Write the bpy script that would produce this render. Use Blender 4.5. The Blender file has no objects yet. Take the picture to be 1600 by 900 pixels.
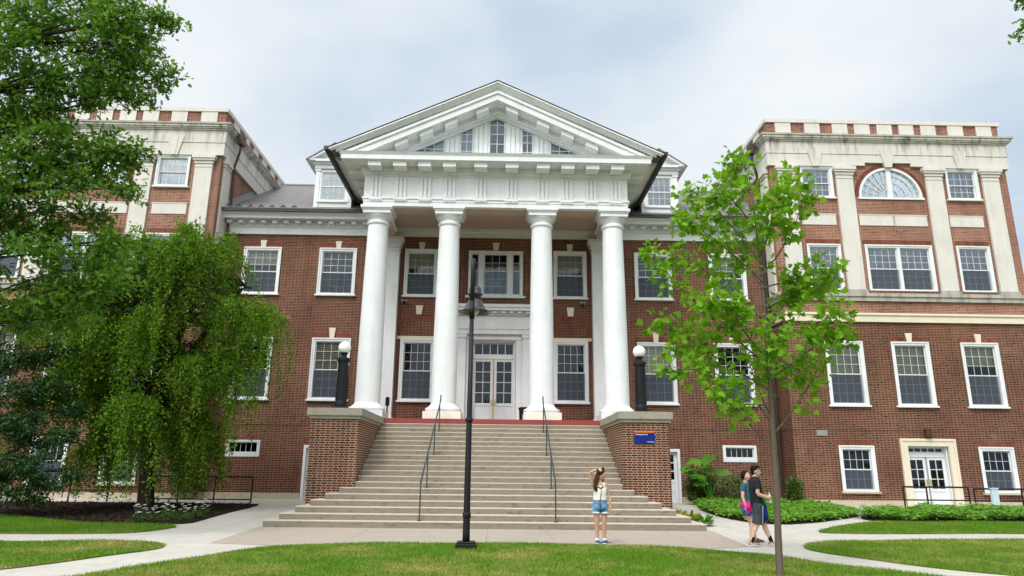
import bpy, bmesh, math, random
import numpy as np
from mathutils import Vector, Matrix
random.seed(7); rng = np.random.default_rng(7)
SC = bpy.context.scene
COL = SC.collection
R = math.radians

# ------------------------------------------------------------------ camera
F, PITCH, YAW, ROLL = 1087.7126, 0.2543064, 0.0162461, 0.0110125
CAM = Vector((0.265, 0.0, 1.62))
_f = Vector((math.sin(YAW)*math.cos(PITCH), math.cos(YAW)*math.cos(PITCH), math.sin(PITCH)))
_r = Vector((math.cos(YAW), -math.sin(YAW), 0)); _u = _r.cross(_f)
CR = math.cos(ROLL)*_r + math.sin(ROLL)*_u
CU = -math.sin(ROLL)*_r + math.cos(ROLL)*_u
CF = _f
cd = bpy.data.cameras.new('camera'); cam = bpy.data.objects.new('camera', cd); COL.objects.link(cam)
cd.sensor_width = 36; cd.lens = F/1600*36; cd.clip_start = .05; cd.clip_end = 3000
M = Matrix((CR, CU, -CF)).transposed().to_4x4(); M.translation = CAM
cam.matrix_world = M; SC.camera = cam
def at(px, py, Y):
    """design helper: a sight line of the survey photograph cut at depth Y"""
    v = CF*F + CR*(px-800) + CU*(450-py)
    return CAM + v*(Y/v.y)
def g(Y): return min(max((Y-20.5)*.03, 0), .28)

# ------------------------------------------------------------------ tagging
def tag(o, label=None, cat=None, group=None, kind=None):
    if label: o['label'] = label
    if cat: o['category'] = cat
    if group: o['group'] = group
    if kind: o['kind'] = kind
    return o
def empty(name, loc, label, cat, group=None):
    o = bpy.data.objects.new(name, None); COL.objects.link(o); o.location = loc
    o.empty_display_size = .2
    return tag(o, label, cat, group)
def wloc(o):
    v = Vector((0,0,0))
    while o is not None: v = v + Vector(o.location); o = o.parent
    return v
def link(name, me, parent=None, world=True):
    o = bpy.data.objects.new(name, me); COL.objects.link(o)
    if parent is not None:
        if world: o.location = -wloc(parent)
        o.parent = parent
    return o
def kids(o): return [c for c in bpy.data.objects if c.parent == o]
def copy_tree(o, parent=None):
    ch = kids(o)
    c = o.copy(); COL.objects.link(c); c.parent = parent
    for k in ch: copy_tree(k, c)
    return c

class MB:
    """collects faces, builds ONE mesh object"""
    def __init__(s): s.v=[]; s.f=[]; s.m=[]; s.mats=[]
    def mi(s, m):
        if m not in s.mats: s.mats.append(m)
        return s.mats.index(m)
    def face(s, pts, m):
        n=len(s.v); s.v += [tuple(p) for p in pts]; s.f.append(list(range(n,n+len(pts)))); s.m.append(s.mi(m))
    def box(s, x0,x1,y0,y1,z0,z1, m, skip=''):
        if x0>x1: x0,x1=x1,x0
        n=len(s.v)
        s.v += [(x0,y0,z0),(x1,y0,z0),(x1,y1,z0),(x0,y1,z0),(x0,y0,z1),(x1,y0,z1),(x1,y1,z1),(x0,y1,z1)]
        F_={'b':[0,3,2,1],'t':[4,5,6,7],'f':[0,1,5,4],'k':[2,3,7,6],'l':[3,0,4,7],'r':[1,2,6,5]}
        k=s.mi(m)
        for c,q in F_.items():
            if c in skip: continue
            s.f.append([n+i for i in q]); s.m.append(k)
    def prism(s, poly, y0, y1, m, axis='y', back=True):
        """poly in (x,z) extruded along y (axis y); or (y,z) along x (axis x); or (x,y) along z"""
        a=sum(poly[i][0]*poly[(i+1)%len(poly)][1]-poly[(i+1)%len(poly)][0]*poly[i][1] for i in range(len(poly)))
        if a<0: poly=poly[::-1]
        k=len(poly); n=len(s.v)
        def pt(p,t):
            return (p[0],t,p[1]) if axis=='y' else ((t,p[0],p[1]) if axis=='x' else (p[0],p[1],t))
        s.v += [pt(p,y0) for p in poly]+[pt(p,y1) for p in poly]
        mi=s.mi(m); fl = axis=='y'
        fr=list(range(n,n+k)); bk=list(range(n+2*k-1,n+k-1,-1))
        if not fl: fr=fr[::-1]; bk=bk[::-1]
        s.f.append(fr); s.m.append(mi)
        if back: s.f.append(bk); s.m.append(mi)
        for i in range(k):
            j=(i+1)%k; q=[n+j,n+i,n+k+i,n+k+j]
            s.f.append(q if fl else q[::-1]); s.m.append(mi)
    def lathe(s, prof, cx, cy, m, n=32, cap=True):
        k=s.mi(m); b=len(s.v)
        for (r,z) in prof:
            for i in range(n):
                a=2*math.pi*i/n; s.v.append((cx+r*math.cos(a), cy+r*math.sin(a), z))
        for j in range(len(prof)-1):
            for i in range(n):
                i2=(i+1)%n; s.f.append([b+j*n+i,b+j*n+i2,b+(j+1)*n+i2,b+(j+1)*n+i]); s.m.append(k)
        if cap:
            s.f.append([b+i for i in range(n)][::-1]); s.m.append(k)
            s.f.append([b+(len(prof)-1)*n+i for i in range(n)]); s.m.append(k)
    def tube(s, pts, rad, m, n=8, cap=True):
        pts=[Vector(p) for p in pts]; k=s.mi(m); b=len(s.v)
        if not hasattr(rad,'__len__'): rad=[rad]*len(pts)
        ref=None
        for i,p in enumerate(pts):
            d=(pts[min(i+1,len(pts)-1)]-pts[max(i-1,0)])
            d = d.normalized() if d.length>1e-9 else Vector((0,0,1))
            if ref is None:
                ref = Vector((1,0,0)) if abs(d.x)<.8 else Vector((0,1,0))
            e1=(ref-d*ref.dot(d)); e1 = e1.normalized() if e1.length>1e-6 else d.orthogonal().normalized()
            ref=e1; e2=d.cross(e1)
            for q in range(n):
                a=2*math.pi*q/n; s.v.append(tuple(p+(e1*math.cos(a)+e2*math.sin(a))*rad[i]))
        for i in range(len(pts)-1):
            for q in range(n):
                q2=(q+1)%n; s.f.append([b+i*n+q,b+i*n+q2,b+(i+1)*n+q2,b+(i+1)*n+q]); s.m.append(k)
        if cap:
            s.f.append([b+q for q in range(n)][::-1]); s.m.append(k)
            s.f.append([b+(len(pts)-1)*n+q for q in range(n)]); s.m.append(k)
    def ball(s, c, r, m, n=16, k=10, sc=(1,1,1)):
        b=len(s.v); mi=s.mi(m)
        for j in range(k+1):
            t=math.pi*j/k
            for i in range(n):
                a=2*math.pi*i/n
                s.v.append((c[0]+r*sc[0]*math.sin(t)*math.cos(a), c[1]+r*sc[1]*math.sin(t)*math.sin(a), c[2]-r*sc[2]*math.cos(t)))
        for j in range(k):
            for i in range(n):
                i2=(i+1)%n; s.f.append([b+j*n+i,b+j*n+i2,b+(j+1)*n+i2,b+(j+1)*n+i]); s.m.append(mi)
    def ring(s, cx, z0, a0, a1, rin, rout, y0, y1, m, n=24, sx=1):
        """arc ring in the xz plane"""
        for i in range(n):
            t0=a0+(a1-a0)*i/n; t1=a0+(a1-a0)*(i+1)/n
            P=[(cx+sx*rin*math.cos(t0),z0+rin*math.sin(t0)),(cx+sx*rout*math.cos(t0),z0+rout*math.sin(t0)),
               (cx+sx*rout*math.cos(t1),z0+rout*math.sin(t1)),(cx+sx*rin*math.cos(t1),z0+rin*math.sin(t1))]
            s.prism(P,y0,y1,m)
    def mesh(s, name, smooth=False, merge=False):
        me=bpy.data.meshes.new(name); me.from_pydata(s.v,[],s.f); me.update()
        for m in s.mats: me.materials.append(m)
        me.polygons.foreach_set('material_index', s.m)
        if smooth: me.polygons.foreach_set('use_smooth',[True]*len(s.f))
        me.update(); return me
    def build(s, name, parent=None, smooth=False, world=True, bevel=0):
        o=link(name, s.mesh(name,smooth), parent, world)
        if bevel:
            md=o.modifiers.new('edge','BEVEL'); md.width=bevel; md.segments=2; md.limit_method='ANGLE'
        return o

# ------------------------------------------------------------------ materials
class NT:
    def __init__(s, name):
        s.m=bpy.data.materials.new(name); s.m.use_nodes=True; s.t=s.m.node_tree; s.t.nodes.clear()
        s.out=s.n('ShaderNodeOutputMaterial')
    def n(s, typ, **kw):
        x=s.t.nodes.new(typ)
        for k,v in kw.items(): setattr(x,k,v)
        return x
    def l(s,a,b): s.t.links.new(a,b)
    def inp(s, sock, v):
        if hasattr(v,'is_output') : s.l(v,sock)
        else: sock.default_value=v
    def math(s, op, a, b=0.0, c=0.0):
        x=s.n('ShaderNodeMath',operation=op); s.inp(x.inputs[0],a); s.inp(x.inputs[1],b); s.inp(x.inputs[2],c); return x.outputs[0]
    def mix(s, f, a, b, blend='MIX'):
        x=s.n('ShaderNodeMix',data_type='RGBA',blend_type=blend); s.inp(x.inputs[0],f)
        s.inp(x.inputs[6], a if hasattr(a,'is_output') else (*a,1)); s.inp(x.inputs[7], b if hasattr(b,'is_output') else (*b,1)); return x.outputs[2]
    def obj(s): return s.n('ShaderNodeTexCoord').outputs['Object']
    def mapping(s, v, scale): 
        x=s.n('ShaderNodeMapping'); s.l(v,x.inputs[0]); x.inputs['Scale'].default_value=scale; return x.outputs[0]
    def noise(s, v, scale, detail=3, rough=.55):
        x=s.n('ShaderNodeTexNoise'); s.l(v,x.inputs['Vector']); x.inputs['Scale'].default_value=scale
        x.inputs['Detail'].default_value=detail; x.inputs['Roughness'].default_value=rough; return x.outputs['Fac']
    def ramp(s, f, a, b):
        x=s.n('ShaderNodeMapRange',clamp=True); s.inp(x.inputs[0],f); x.inputs[1].default_value=a; x.inputs[2].default_value=b; return x.outputs[0]
    def bsdf(s, color, rough=.6, spec=.3, metal=0, bump=None, bstr=.3, bdist=.02):
        b=s.n('ShaderNodeBsdfPrincipled'); s.inp(b.inputs['Base Color'], color if hasattr(color,'is_output') else (*color,1))
        s.inp(b.inputs['Roughness'],rough); b.inputs['Specular IOR Level'].default_value=spec; b.inputs['Metallic'].default_value=metal
        if bump is not None:
            u=s.n('ShaderNodeBump'); s.l(bump,u.inputs['Height']); u.inputs['Strength'].default_value=bstr; u.inputs['Distance'].default_value=bdist
            s.l(u.outputs[0],b.inputs['Normal'])
        return b
    def done(s, sh): s.l(sh.outputs[0] if hasattr(sh,'outputs') else sh, s.out.inputs[0]); return s.m

def plain(name, c, rough=.6, spec=.3, var=.12, scale=3, metal=0, bstr=0):
    t=NT(name); v=t.obj(); f=t.noise(v,scale,4)
    col=t.mix(f,tuple(x*(1-var) for x in c),tuple(min(1,x*(1+var)) for x in c))
    return t.done(t.bsdf(col,rough,spec,metal,bump=f if bstr else None,bstr=bstr))

def brick(name, c1, c2, c3, mortar, course=.073, mod=.318, soldier=False, dark=.25):
    """flemish bond, worked out in metres on whichever way the wall faces"""
    t=NT(name); o=t.obj()
    sp=t.n('ShaderNodeSeparateXYZ'); t.l(o,sp.inputs[0])
    ge=t.n('ShaderNodeNewGeometry'); sn=t.n('ShaderNodeSeparateXYZ'); t.l(ge.outputs['True Normal'],sn.inputs[0])
    fx=t.math('GREATER_THAN',t.math('ABSOLUTE',sn.outputs[0]),.5)
    u=t.math('ADD',t.math('MULTIPLY',sp.outputs[1],fx),t.math('MULTIPLY',sp.outputs[0],t.math('SUBTRACT',1.0,fx)))
    v=sp.outputs[2]
    if soldier:
        row=t.math('FLOOR',t.math('DIVIDE',v,.24)); uu=t.math('DIVIDE',u,course)
        fu=t.math('FRACT',uu); idu=t.math('FLOOR',uu); mj=t.math('LESS_THAN',fu,.15); m=mj; hd=t.math('MULTIPLY',0.0,0.0)
    else:
        vv=t.math('DIVIDE',v,course); row=t.math('FLOOR',vv); fv=t.math('FRACT',vv)
        uu=t.math('ADD',t.math('DIVIDE',u,mod),t.math('MULTIPLY',t.math('MODULO',t.math('ABSOLUTE',row),2.0),.5))
        fu=t.math('FRACT',uu); hd=t.math('GREATER_THAN',fu,.655)
        idu=t.math('ADD',t.math('MULTIPLY',t.math('FLOOR',uu),2.0),hd)
        mu=t.math('MAXIMUM',t.math('LESS_THAN',fu,.035),t.math('LESS_THAN',t.math('ABSOLUTE',t.math('SUBTRACT',fu,.655)),.0175))
        m=t.math('MAXIMUM',mu,t.math('LESS_THAN',fv,.185))
    cv=t.n('ShaderNodeCombineXYZ'); t.l(idu,cv.inputs[0]); t.l(row,cv.inputs[1]); t.l(fx,cv.inputs[2])
    wn=t.n('ShaderNodeTexWhiteNoise',noise_dimensions='3D'); t.l(cv.outputs[0],wn.inputs['Vector'])
    col=t.mix(wn.outputs['Value'],c1,c2)
    odd=t.math('GREATER_THAN',t.math('FRACT',t.math('MULTIPLY',wn.outputs['Value'],7.31)),1-dark)
    col=t.mix(odd,col,c3)
    col=t.mix(t.math('MULTIPLY',hd,.25),col,c3)
    col=t.mix(m,col,mortar)
    big=t.noise(o,.45,5); col=t.mix(t.ramp(big,.3,.72),t.mix(1.0,col,(.68,.64,.64),'MULTIPLY'),col)
    st=t.noise(t.mapping(o,(1.5,1.5,.28)),1.1,5,.62); col=t.mix(t.math('MULTIPLY',t.ramp(st,.50,.70),.55),col,t.mix(1.0,col,(.52,.52,.55),'MULTIPLY'))
    ef=t.noise(o,.8,6,.7); col=t.mix(t.math('MULTIPLY',t.ramp(ef,.60,.75),.22),col,(.42,.36,.32))
    fine=t.noise(o,9,3); col=t.mix(t.ramp(fine,.35,.8),t.mix(1.0,col,(.86,.86,.86),'MULTIPLY'),col)
    return t.done(t.bsdf(col,.85,.15,bump=t.math('SUBTRACT',1.0,m),bstr=.35,bdist=.008))

BR_LOW = brick('brick_dark_red',(.104,.024,.014),(.180,.043,.021),(.052,.015,.011),(.49,.36,.25),dark=.16)
BR_PORCH = BR_LOW
BR_UP = brick('brick_upper_lit',(.27,.075,.040),(.36,.115,.06),(.15,.046,.030),(.64,.55,.45),dark=.15)  # brighter light on the upper wing storeys is put into this brick colour
BR_PIER = brick('brick_pier',(.090,.022,.013),(.150,.040,.019),(.052,.017,.012),(.66,.52,.37),course=.0725,dark=.15)
BR_SOL = brick('brick_soldier',(.20,.05,.03),(.27,.075,.04),(.14,.04,.025),(.34,.22,.15),soldier=True)

def stone(name, c, streak=True, gz=None, amount=.6):
    t=NT(name); o=t.obj(); a=t.noise(o,1.3,6); b=t.noise(o,14,3)
    col=t.mix(a,tuple(x*.84 for x in c),tuple(min(1,x*1.08) for x in c))
    col=t.mix(t.math('MULTIPLY',b,.25),col,tuple(x*.7 for x in c))
    if streak:
        mp=t.mapping(o,(2.4,2.4,.35)); s=t.noise(mp,1.6,5,.65)
        f=t.ramp(s,.47,.68)
        if gz:
            sp=t.n('ShaderNodeSeparateXYZ'); t.l(o,sp.inputs[0]); f=t.math('MULTIPLY',f,t.ramp(sp.outputs[2],gz[0],gz[1]))
        col=t.mix(t.math('MULTIPLY',f,amount),col,(.10,.10,.095))
    return t.done(t.bsdf(col,.8,.2,bump=b,bstr=.15,bdist=.01))
STONE = stone('limestone',(.66,.63,.58),True,(15.7,17.0),.85)
STONE_L = stone('limestone_plain',(.67,.64,.59),True,None,.12)
STONE_D = stone('limestone_weathered',(.44,.42,.37),True,None,.55)
PLINTH = stone('plinth_stone',(.80,.74,.65),False)
WHITE = stone('white_paint',(.76,.78,.79),True,None,.09)
CREAM = stone('cream_stone',(.74,.66,.52),False)
WHITE2 = plain('white_sash_paint',(.62,.645,.66),.5,.3,.03,2)
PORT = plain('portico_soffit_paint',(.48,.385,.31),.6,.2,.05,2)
RED = plain('red_porch_paint',(.25,.045,.04),.5,.3,.12,5)
BLACKI = plain('black_iron',(.009,.010,.012),.5,.25,.2,8)
RAILM = plain('rail_green_grey',(.035,.05,.055),.45,.4,.2,8)
DARK = plain('dark_gutter',(.02,.018,.016),.4,.4,.2,6)
COPPER = plain('brown_downspout',(.05,.028,.02),.5,.4,.2,6)
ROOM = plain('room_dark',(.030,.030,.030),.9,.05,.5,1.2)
BRASS = plain('brass',(.45,.33,.10),.4,.5,.1,5)
LEAD = plain('lead_grey',(.25,.26,.27),.6,.3,.1,4)

def slate():
    t=NT('slate_roof'); o=t.obj(); sp=t.n('ShaderNodeSeparateXYZ'); t.l(o,sp.inputs[0])
    cmb=t.n('ShaderNodeCombineXYZ'); t.l(sp.outputs[0],cmb.inputs[0]); t.l(sp.outputs[1],cmb.inputs[1])
    b=t.n('ShaderNodeTexBrick'); t.l(cmb.outputs[0],b.inputs['Vector']); b.inputs['Scale'].default_value=1
    b.inputs['Brick Width'].default_value=.3; b.inputs['Row Height'].default_value=.2; b.inputs['Mortar Size'].default_value=.012
    b.inputs['Color1'].default_value=(.12,.122,.13,1); b.inputs['Color2'].default_value=(.22,.21,.21,1); b.inputs['Mortar'].default_value=(.05,.05,.055,1)
    n=t.noise(o,.8,5); c=t.mix(t.ramp(n,.35,.7),b.outputs[0],(.165,.14,.125))
    return t.done(t.bsdf(c,.55,.4,bump=b.outputs['Fac'],bstr=-.3))
SLATE = slate()

def concrete(name, c, stain=.5, sc=1.0, joint=None, spk=.35):
    t=NT(name); o=t.obj(); a=t.noise(o,1.1*sc,6,.65); b=t.noise(o,22*sc,3); d=t.noise(t.mapping(o,(1,1,2.5)),3.2*sc,5)
    col=t.mix(a,tuple(x*.8 for x in c),tuple(min(1,x*1.12) for x in c))
    col=t.mix(t.math('MULTIPLY',t.ramp(d,.52,.75),stain),col,tuple(x*.45 for x in c))
    col=t.mix(t.math('MULTIPLY',t.ramp(b,.45,.8),spk),col,tuple(x*.6 for x in c))
    if joint:
        sp=t.n('ShaderNodeSeparateXYZ'); t.l(o,sp.inputs[0])
        j=None
        for k,ax in enumerate(joint):
            if ax is None: continue
            f=t.math('LESS_THAN',t.math('FRACT',t.math('DIVIDE',sp.outputs[k],ax)),.012/ax*1.4)
            j=f if j is None else t.math('MAXIMUM',j,f)
        col=t.mix(t.math('MULTIPLY',j,.55),col,tuple(x*.35 for x in c))
    return t.done(t.bsdf(col,.85,.2,bump=b,bstr=.2,bdist=.006))
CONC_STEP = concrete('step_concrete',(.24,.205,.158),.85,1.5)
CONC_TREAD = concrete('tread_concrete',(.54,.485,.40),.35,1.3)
CONC_CAP = concrete('cap_concrete',(.30,.28,.23),.55,1.6)
CONC_PATH = concrete('path_concrete',(.50,.475,.43),.34,1.0,(1.8,1.8,None),.3)
PLAZA = concrete('plaza_concrete',(.40,.345,.29),.35,2.4,(1.6,1.2,None),.75)
FOUND = concrete('foundation_stone',(.50,.42,.32),.35,1.2,(1.2,None,None))

def glass(name, tint=.75, refl=1.5):
    t=NT(name); tr=t.n('ShaderNodeBsdfTransparent'); tr.inputs[0].default_value=(tint*.94,tint,tint*1.03,1)
    gl=t.n('ShaderNodeBsdfGlossy'); gl.inputs['Roughness'].default_value=.03; gl.inputs[0].default_value=(.84,.93,1,1)
    o=t.obj(); n=t.noise(o,.9,2); bu=t.n('ShaderNodeBump'); t.l(n,bu.inputs['Height']); bu.inputs['Strength'].default_value=.16; bu.inputs['Distance'].default_value=.2
    t.l(bu.outputs[0],gl.inputs['Normal'])
    fr=t.n('ShaderNodeFresnel'); fr.inputs[0].default_value=1.5
    f=t.math('MULTIPLY',fr.outputs[0],refl)
    mx=t.n('ShaderNodeMixShader'); t.l(f,mx.inputs[0]); t.l(tr.outputs[0],mx.inputs[1]); t.l(gl.outputs[0],mx.inputs[2])
    return t.done(mx)
GLASS = glass('window_glass',.84,1.15)
GLASS_S = glass('window_glass_upper_floor',.6,5.5)
def screen():
    t=NT('insect_screen'); tr=t.n('ShaderNodeBsdfTransparent'); d=t.bsdf((.085,.10,.125),.8,.1)
    mx=t.n('ShaderNodeMixShader'); mx.inputs[0].default_value=.62; t.l(tr.outputs[0],mx.inputs[1]); t.l(d.outputs[0],mx.inputs[2]); return t.done(mx)
SCREEN = screen()
def blind():
    t=NT('slatted_blind'); o=t.obj(); sp=t.n('ShaderNodeSeparateXYZ'); t.l(o,sp.inputs[0])
    f=t.math('LESS_THAN',t.math('FRACT',t.math('DIVIDE',sp.outputs[2],.09)),.3)
    c=t.mix(f,(.56,.49,.34),(.24,.20,.13)); return t.done(t.bsdf(c,.7,.2))
BLIND = blind()
def curtain(name,c):
    t=NT(name); o=t.obj(); w=t.n('ShaderNodeTexWave',bands_direction='X'); t.l(o,w.inputs[0]); w.inputs['Scale'].default_value=1.6; w.inputs['Distortion'].default_value=3; w.inputs['Detail'].default_value=2
    c2=t.mix(w.outputs['Fac'],tuple(x*.6 for x in c),c); return t.done(t.bsdf(c2,.9,.1))
CURT = curtain('white_curtain',(.62,.64,.64)); CURT_D = curtain('grey_curtain',(.13,.145,.155))
def globe():
    t=NT('white_globe_glass'); b=t.bsdf((.86,.85,.80),.25,.5); b.inputs['Subsurface Weight'].default_value=.3; b.inputs['Subsurface Radius'].default_value=(.1,.1,.1); return t.done(b)
GLOBE=globe()
GLOSSB=plain('black_enamel',(.02,.022,.025),.18,.6,.1,8)
# ------------------------------------------------------------------ ground
def grass_mat(name, green, dry, dryness, sc=1.0):
    t=NT(name); o=t.obj(); a=t.noise(o,.55*sc,4,.6); b=t.noise(o,5*sc,4,.7); c=t.noise(o,40,2)
    f=t.ramp(t.math('ADD',t.math('MULTIPLY',a,.6),t.math('MULTIPLY',b,.4)),.60-.3*dryness,.80-.3*dryness)
    col=t.mix(f,green,dry); col=t.mix(t.ramp(c,.3,.8),t.mix(1.0,col,(.6,.62,.55),'MULTIPLY'),col)
    return t,col
def lawn_mat(name,green,dry,dryness,blade=False):
    t,col=grass_mat(name,green,dry,dryness)
    if blade:
        ge=t.n('ShaderNodeNewGeometry'); col=t.mix(t.ramp(ge.outputs['Random Per Island'],0,1),t.mix(1.0,col,(.62,.66,.5),'MULTIPLY'),t.mix(1.0,col,(1.35,1.3,1.2),'MULTIPLY'))
        d=t.bsdf(col,.6,.2); tr=t.n('ShaderNodeBsdfTranslucent'); t.l(col,tr.inputs[0])
        mx=t.n('ShaderNodeMixShader'); mx.inputs[0].default_value=.3; t.l(d.outputs[0],mx.inputs[1]); t.l(tr.outputs[0],mx.inputs[2]); return t.done(mx)
    return t.done(t.bsdf(col,.9,.1))
G_GREEN=(.175,.36,.028); G_DRY=(.60,.51,.21)
LAWN=lawn_mat('lawn_soil',(.085,.14,.02),(.25,.20,.075),.55)
BLADE=lawn_mat('grass_blade',G_GREEN,G_DRY,.44,True)
BLADE2=lawn_mat('grass_blade_lush',(.155,.35,.02),(.26,.37,.045),.25,True)
def mulch():
    t=NT('dark_mulch'); o=t.obj(); a=t.noise(o,14,5,.7); b=t.noise(o,2,4)
    c=t.mix(a,(.008,.006,.005),(.05,.032,.022)); return t.done(t.bsdf(c,.95,.1,bump=a,bstr=.9,bdist=.04))
MULCH=mulch()

def sheet(name, poly, off, m, thick=0.0, kind='structure', ys=(20.5,29.8333)):
    bm=bmesh.new(); vs=[bm.verts.new((x,y,0)) for x,y in poly]; bm.faces.new(vs); bmesh.ops.triangulate(bm,faces=bm.faces[:])
    for y in ys: bmesh.ops.bisect_plane(bm,geom=bm.verts[:]+bm.edges[:]+bm.faces[:],plane_co=(0,y,0),plane_no=(0,1,0))
    for v in bm.verts: v.co.z=g(v.co.y)+off
    bm.normal_update()
    for f in bm.faces:
        if f.normal.z<0: f.normal_flip()
    if thick:
        ed=[e for e in bm.edges if e.is_boundary]
        r=bmesh.ops.extrude_edge_only(bm,edges=ed)
        for v in [x for x in r['geom'] if isinstance(x,bmesh.types.BMVert)]: v.co.z-=thick
    me=bpy.data.meshes.new(name); bm.to_mesh(me); bm.free(); me.materials.append(m)
    o=link(name,me); tag(o,kind=kind); return o
def smooth_poly(p, n=3):
    """round the corners of an open outline (Chaikin)"""
    for _ in range(n):
        q=[p[0]]
        for a,b in zip(p[:-1],p[1:]):
            q.append((a[0]*.75+b[0]*.25,a[1]*.75+b[1]*.25)); q.append((a[0]*.25+b[0]*.75,a[1]*.25+b[1]*.75))
        q.append(p[-1]); p=q
    return p
def ground():
    me=MB(); ys=[-150,-20,20.5,29.8333,60,600]
    for a,b in zip(ys[:-1],ys[1:]): me.face([(-700,a,g(a)-.03),(700,a,g(a)-.03),(700,b,g(b)-.03),(-700,b,g(b)-.03)],LAWN)
    tag(me.build('ground'),kind='structure')
    sheet('path',[(-60,11),(-60,30.4),(-12.6,30.4),(-12.6,31.7),(12.6,31.7),(12.6,30.4),(60,30.4),(60,8),(5,8),(5,12),(-5,12),(-5,8),(-60,8)],-.012,CONC_PATH)
    sheet('plaza',[(-6.35,20.42),(6.3,20.42),(5.9,16.45),(4.56,15.72),(-4.31,15.72),(-6.0,16.2)],-.006,PLAZA)
L_FORE=[(-9.5,2)]+smooth_poly([(-7.6,8.0),(-6.6,10.2),(-5.88,11.3),(-5.24,13.51),(-4.77,14.77),(-4.31,15.6),(-3.58,16.05),(-.45,16.45),(2.02,16.45),(3.66,16.07),(4.54,15.65),(5.39,14.95),(5.85,14.5),(6.17,13.67),(6.9,12.62),(7.5,11.8),(9.0,10.0)],2)+[(12.5,2)]
L_ISL_L=[(-60,16.0)]+smooth_poly([(-20,15.8),(-10.3,15.9),(-9.1,16.15),(-7.92,16.3),(-7.1,16.1),(-6.6,15.5),(-6.5,14.75),(-6.85,14.0),(-7.19,12.75),(-7.56,11.88),(-9.5,8.4),(-11,6.5)],2)+[(-60,6)]
L_STRIP_L=[(-60,17.7)]+smooth_poly([(-20,17.65),(-11.55,17.71),(-8.9,18.0),(-8.45,18.94),(-8.45,20.73),(-10.68,20.8),(-12.59,21.4),(-14.48,22.7),(-17,23.2)],2)+[(-60,23.2)]
L_STRIP_R=smooth_poly([(60,20.84),(15.4,20.7),(11.28,20.05),(9.4,20.0),(9.25,20.5),(9.6,21.0),(10.24,21.7),(11.2,22.6),(12.35,23.5),(17.62,23.83)],2)+[(60,24.0)]
L_ISL_R=[(60,19.2)]+smooth_poly([(13.84,18.75),(9.83,18.1),(7.9,17.5),(7.15,16.6),(6.95,15.6),(7.42,14.43),(7.99,13.09),(9.02,12.0),(10.6,10.5),(14,8.6)],2)+[(60,7)]
P_MULCH=smooth_poly([(-60,23.2),(-17,23.25),(-14.48,22.75),(-12.59,21.45),(-10.68,20.85),(-8.51,20.78),(-8.55,22.2),(-8.68,24.2),(-8.62,26.96),(-8.75,27.6)],2)+[(-9.6,27.75),(-60,27.75)]
P_BED1=smooth_poly([(8.75,31.2),(8.3,29.2),(7.9,27.24),(7.78,24.6),(8.25,22.7),(9.2,22.35),(10.83,23.4),(13.0,25.4),(13.3,26.2),(13.2,28.0)],2)+[(13.0,29.95),(12.6,30.05),(12.6,31.2)]
P_BED2=smooth_poly([(17.62,23.95),(13.2,23.75),(12.5,23.85),(12.55,24.6),(13.6,26.3),(17,27.4)],2)+[(60,28.5),(60,24.1)]
ground()
sheet('lawn',L_FORE,.012,LAWN,.03)
sheet('lawn',L_ISL_L,.012,LAWN,.03)
sheet('lawn',L_STRIP_L,.012,LAWN,.03)
sheet('lawn',L_STRIP_R,.012,LAWN,.03)
sheet('lawn',L_ISL_R,.012,LAWN,.03)
sheet('mulch_bed',P_MULCH,.03,MULCH,.05)
sheet('planting_bed',P_BED1,.02,MULCH,.04)
sheet('planting_bed',P_BED2,.02,MULCH,.04)

def in_poly(P, poly):
    x,y=P[:,0],P[:,1]; ins=np.zeros(len(P),bool); n=len(poly)
    for i in range(n):
        x0,y0=poly[i]; x1,y1=poly[(i+1)%n]
        c=((y0>y)!=(y1>y)); 
        if y1!=y0: ins^=c&(x<(x1-x0)*(y-y0)/(y1-y0)+x0)
    return ins
def gv(Y): return np.clip((Y-20.5)*.03,0,.28)
def raw_mesh(name, V, k, mats, mat_idx=None):
    """V (n*k,3): n faces of k own vertices"""
    n=len(V)//k; me=bpy.data.meshes.new(name); me.vertices.add(len(V)); me.vertices.foreach_set('co',np.ascontiguousarray(V,dtype=np.float32).ravel())
    me.loops.add(n*k); me.loops.foreach_set('vertex_index',np.arange(n*k,dtype=np.int32))
    me.polygons.add(n); me.polygons.foreach_set('loop_start',np.arange(0,n*k,k,dtype=np.int32)); me.polygons.foreach_set('loop_total',np.full(n,k,dtype=np.int32))
    for m in mats: me.materials.append(m)
    if mat_idx is not None: me.polygons.foreach_set('material_index',mat_idx.astype(np.int32))
    me.update(calc_edges=True); return me
def blades(poly, dens, hmin, hmax, box, w=.007):
    x0,x1,y0,y1=box; n=int((x1-x0)*(y1-y0)*dens)
    P=np.column_stack([rng.uniform(x0,x1,n),rng.uniform(y0,y1,n)]); 
    # a little past the edge so the lawn overhangs the paving unevenly
    J=P+rng.normal(0,.035,P.shape); P=P[in_poly(J,poly)]; n=len(P)
    a=rng.uniform(0,2*np.pi,n); h=rng.uniform(hmin,hmax,n)*(1+.35*np.sin(P[:,0]*2.1)*np.sin(P[:,1]*1.7)); ln=rng.uniform(.1,.75,n)*h; b=rng.uniform(0,2*np.pi,n)
    z=gv(P[:,1])+.008; ww=w*rng.uniform(.7,1.4,n)
    A=np.column_stack([P[:,0]-np.cos(a)*ww,P[:,1]-np.sin(a)*ww,z]); B=np.column_stack([P[:,0]+np.cos(a)*ww,P[:,1]+np.sin(a)*ww,z])
    C=np.column_stack([P[:,0]+np.cos(b)*ln,P[:,1]+np.sin(b)*ln,z+h])
    return np.stack([A,B,C],1).reshape(-1,3)
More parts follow.
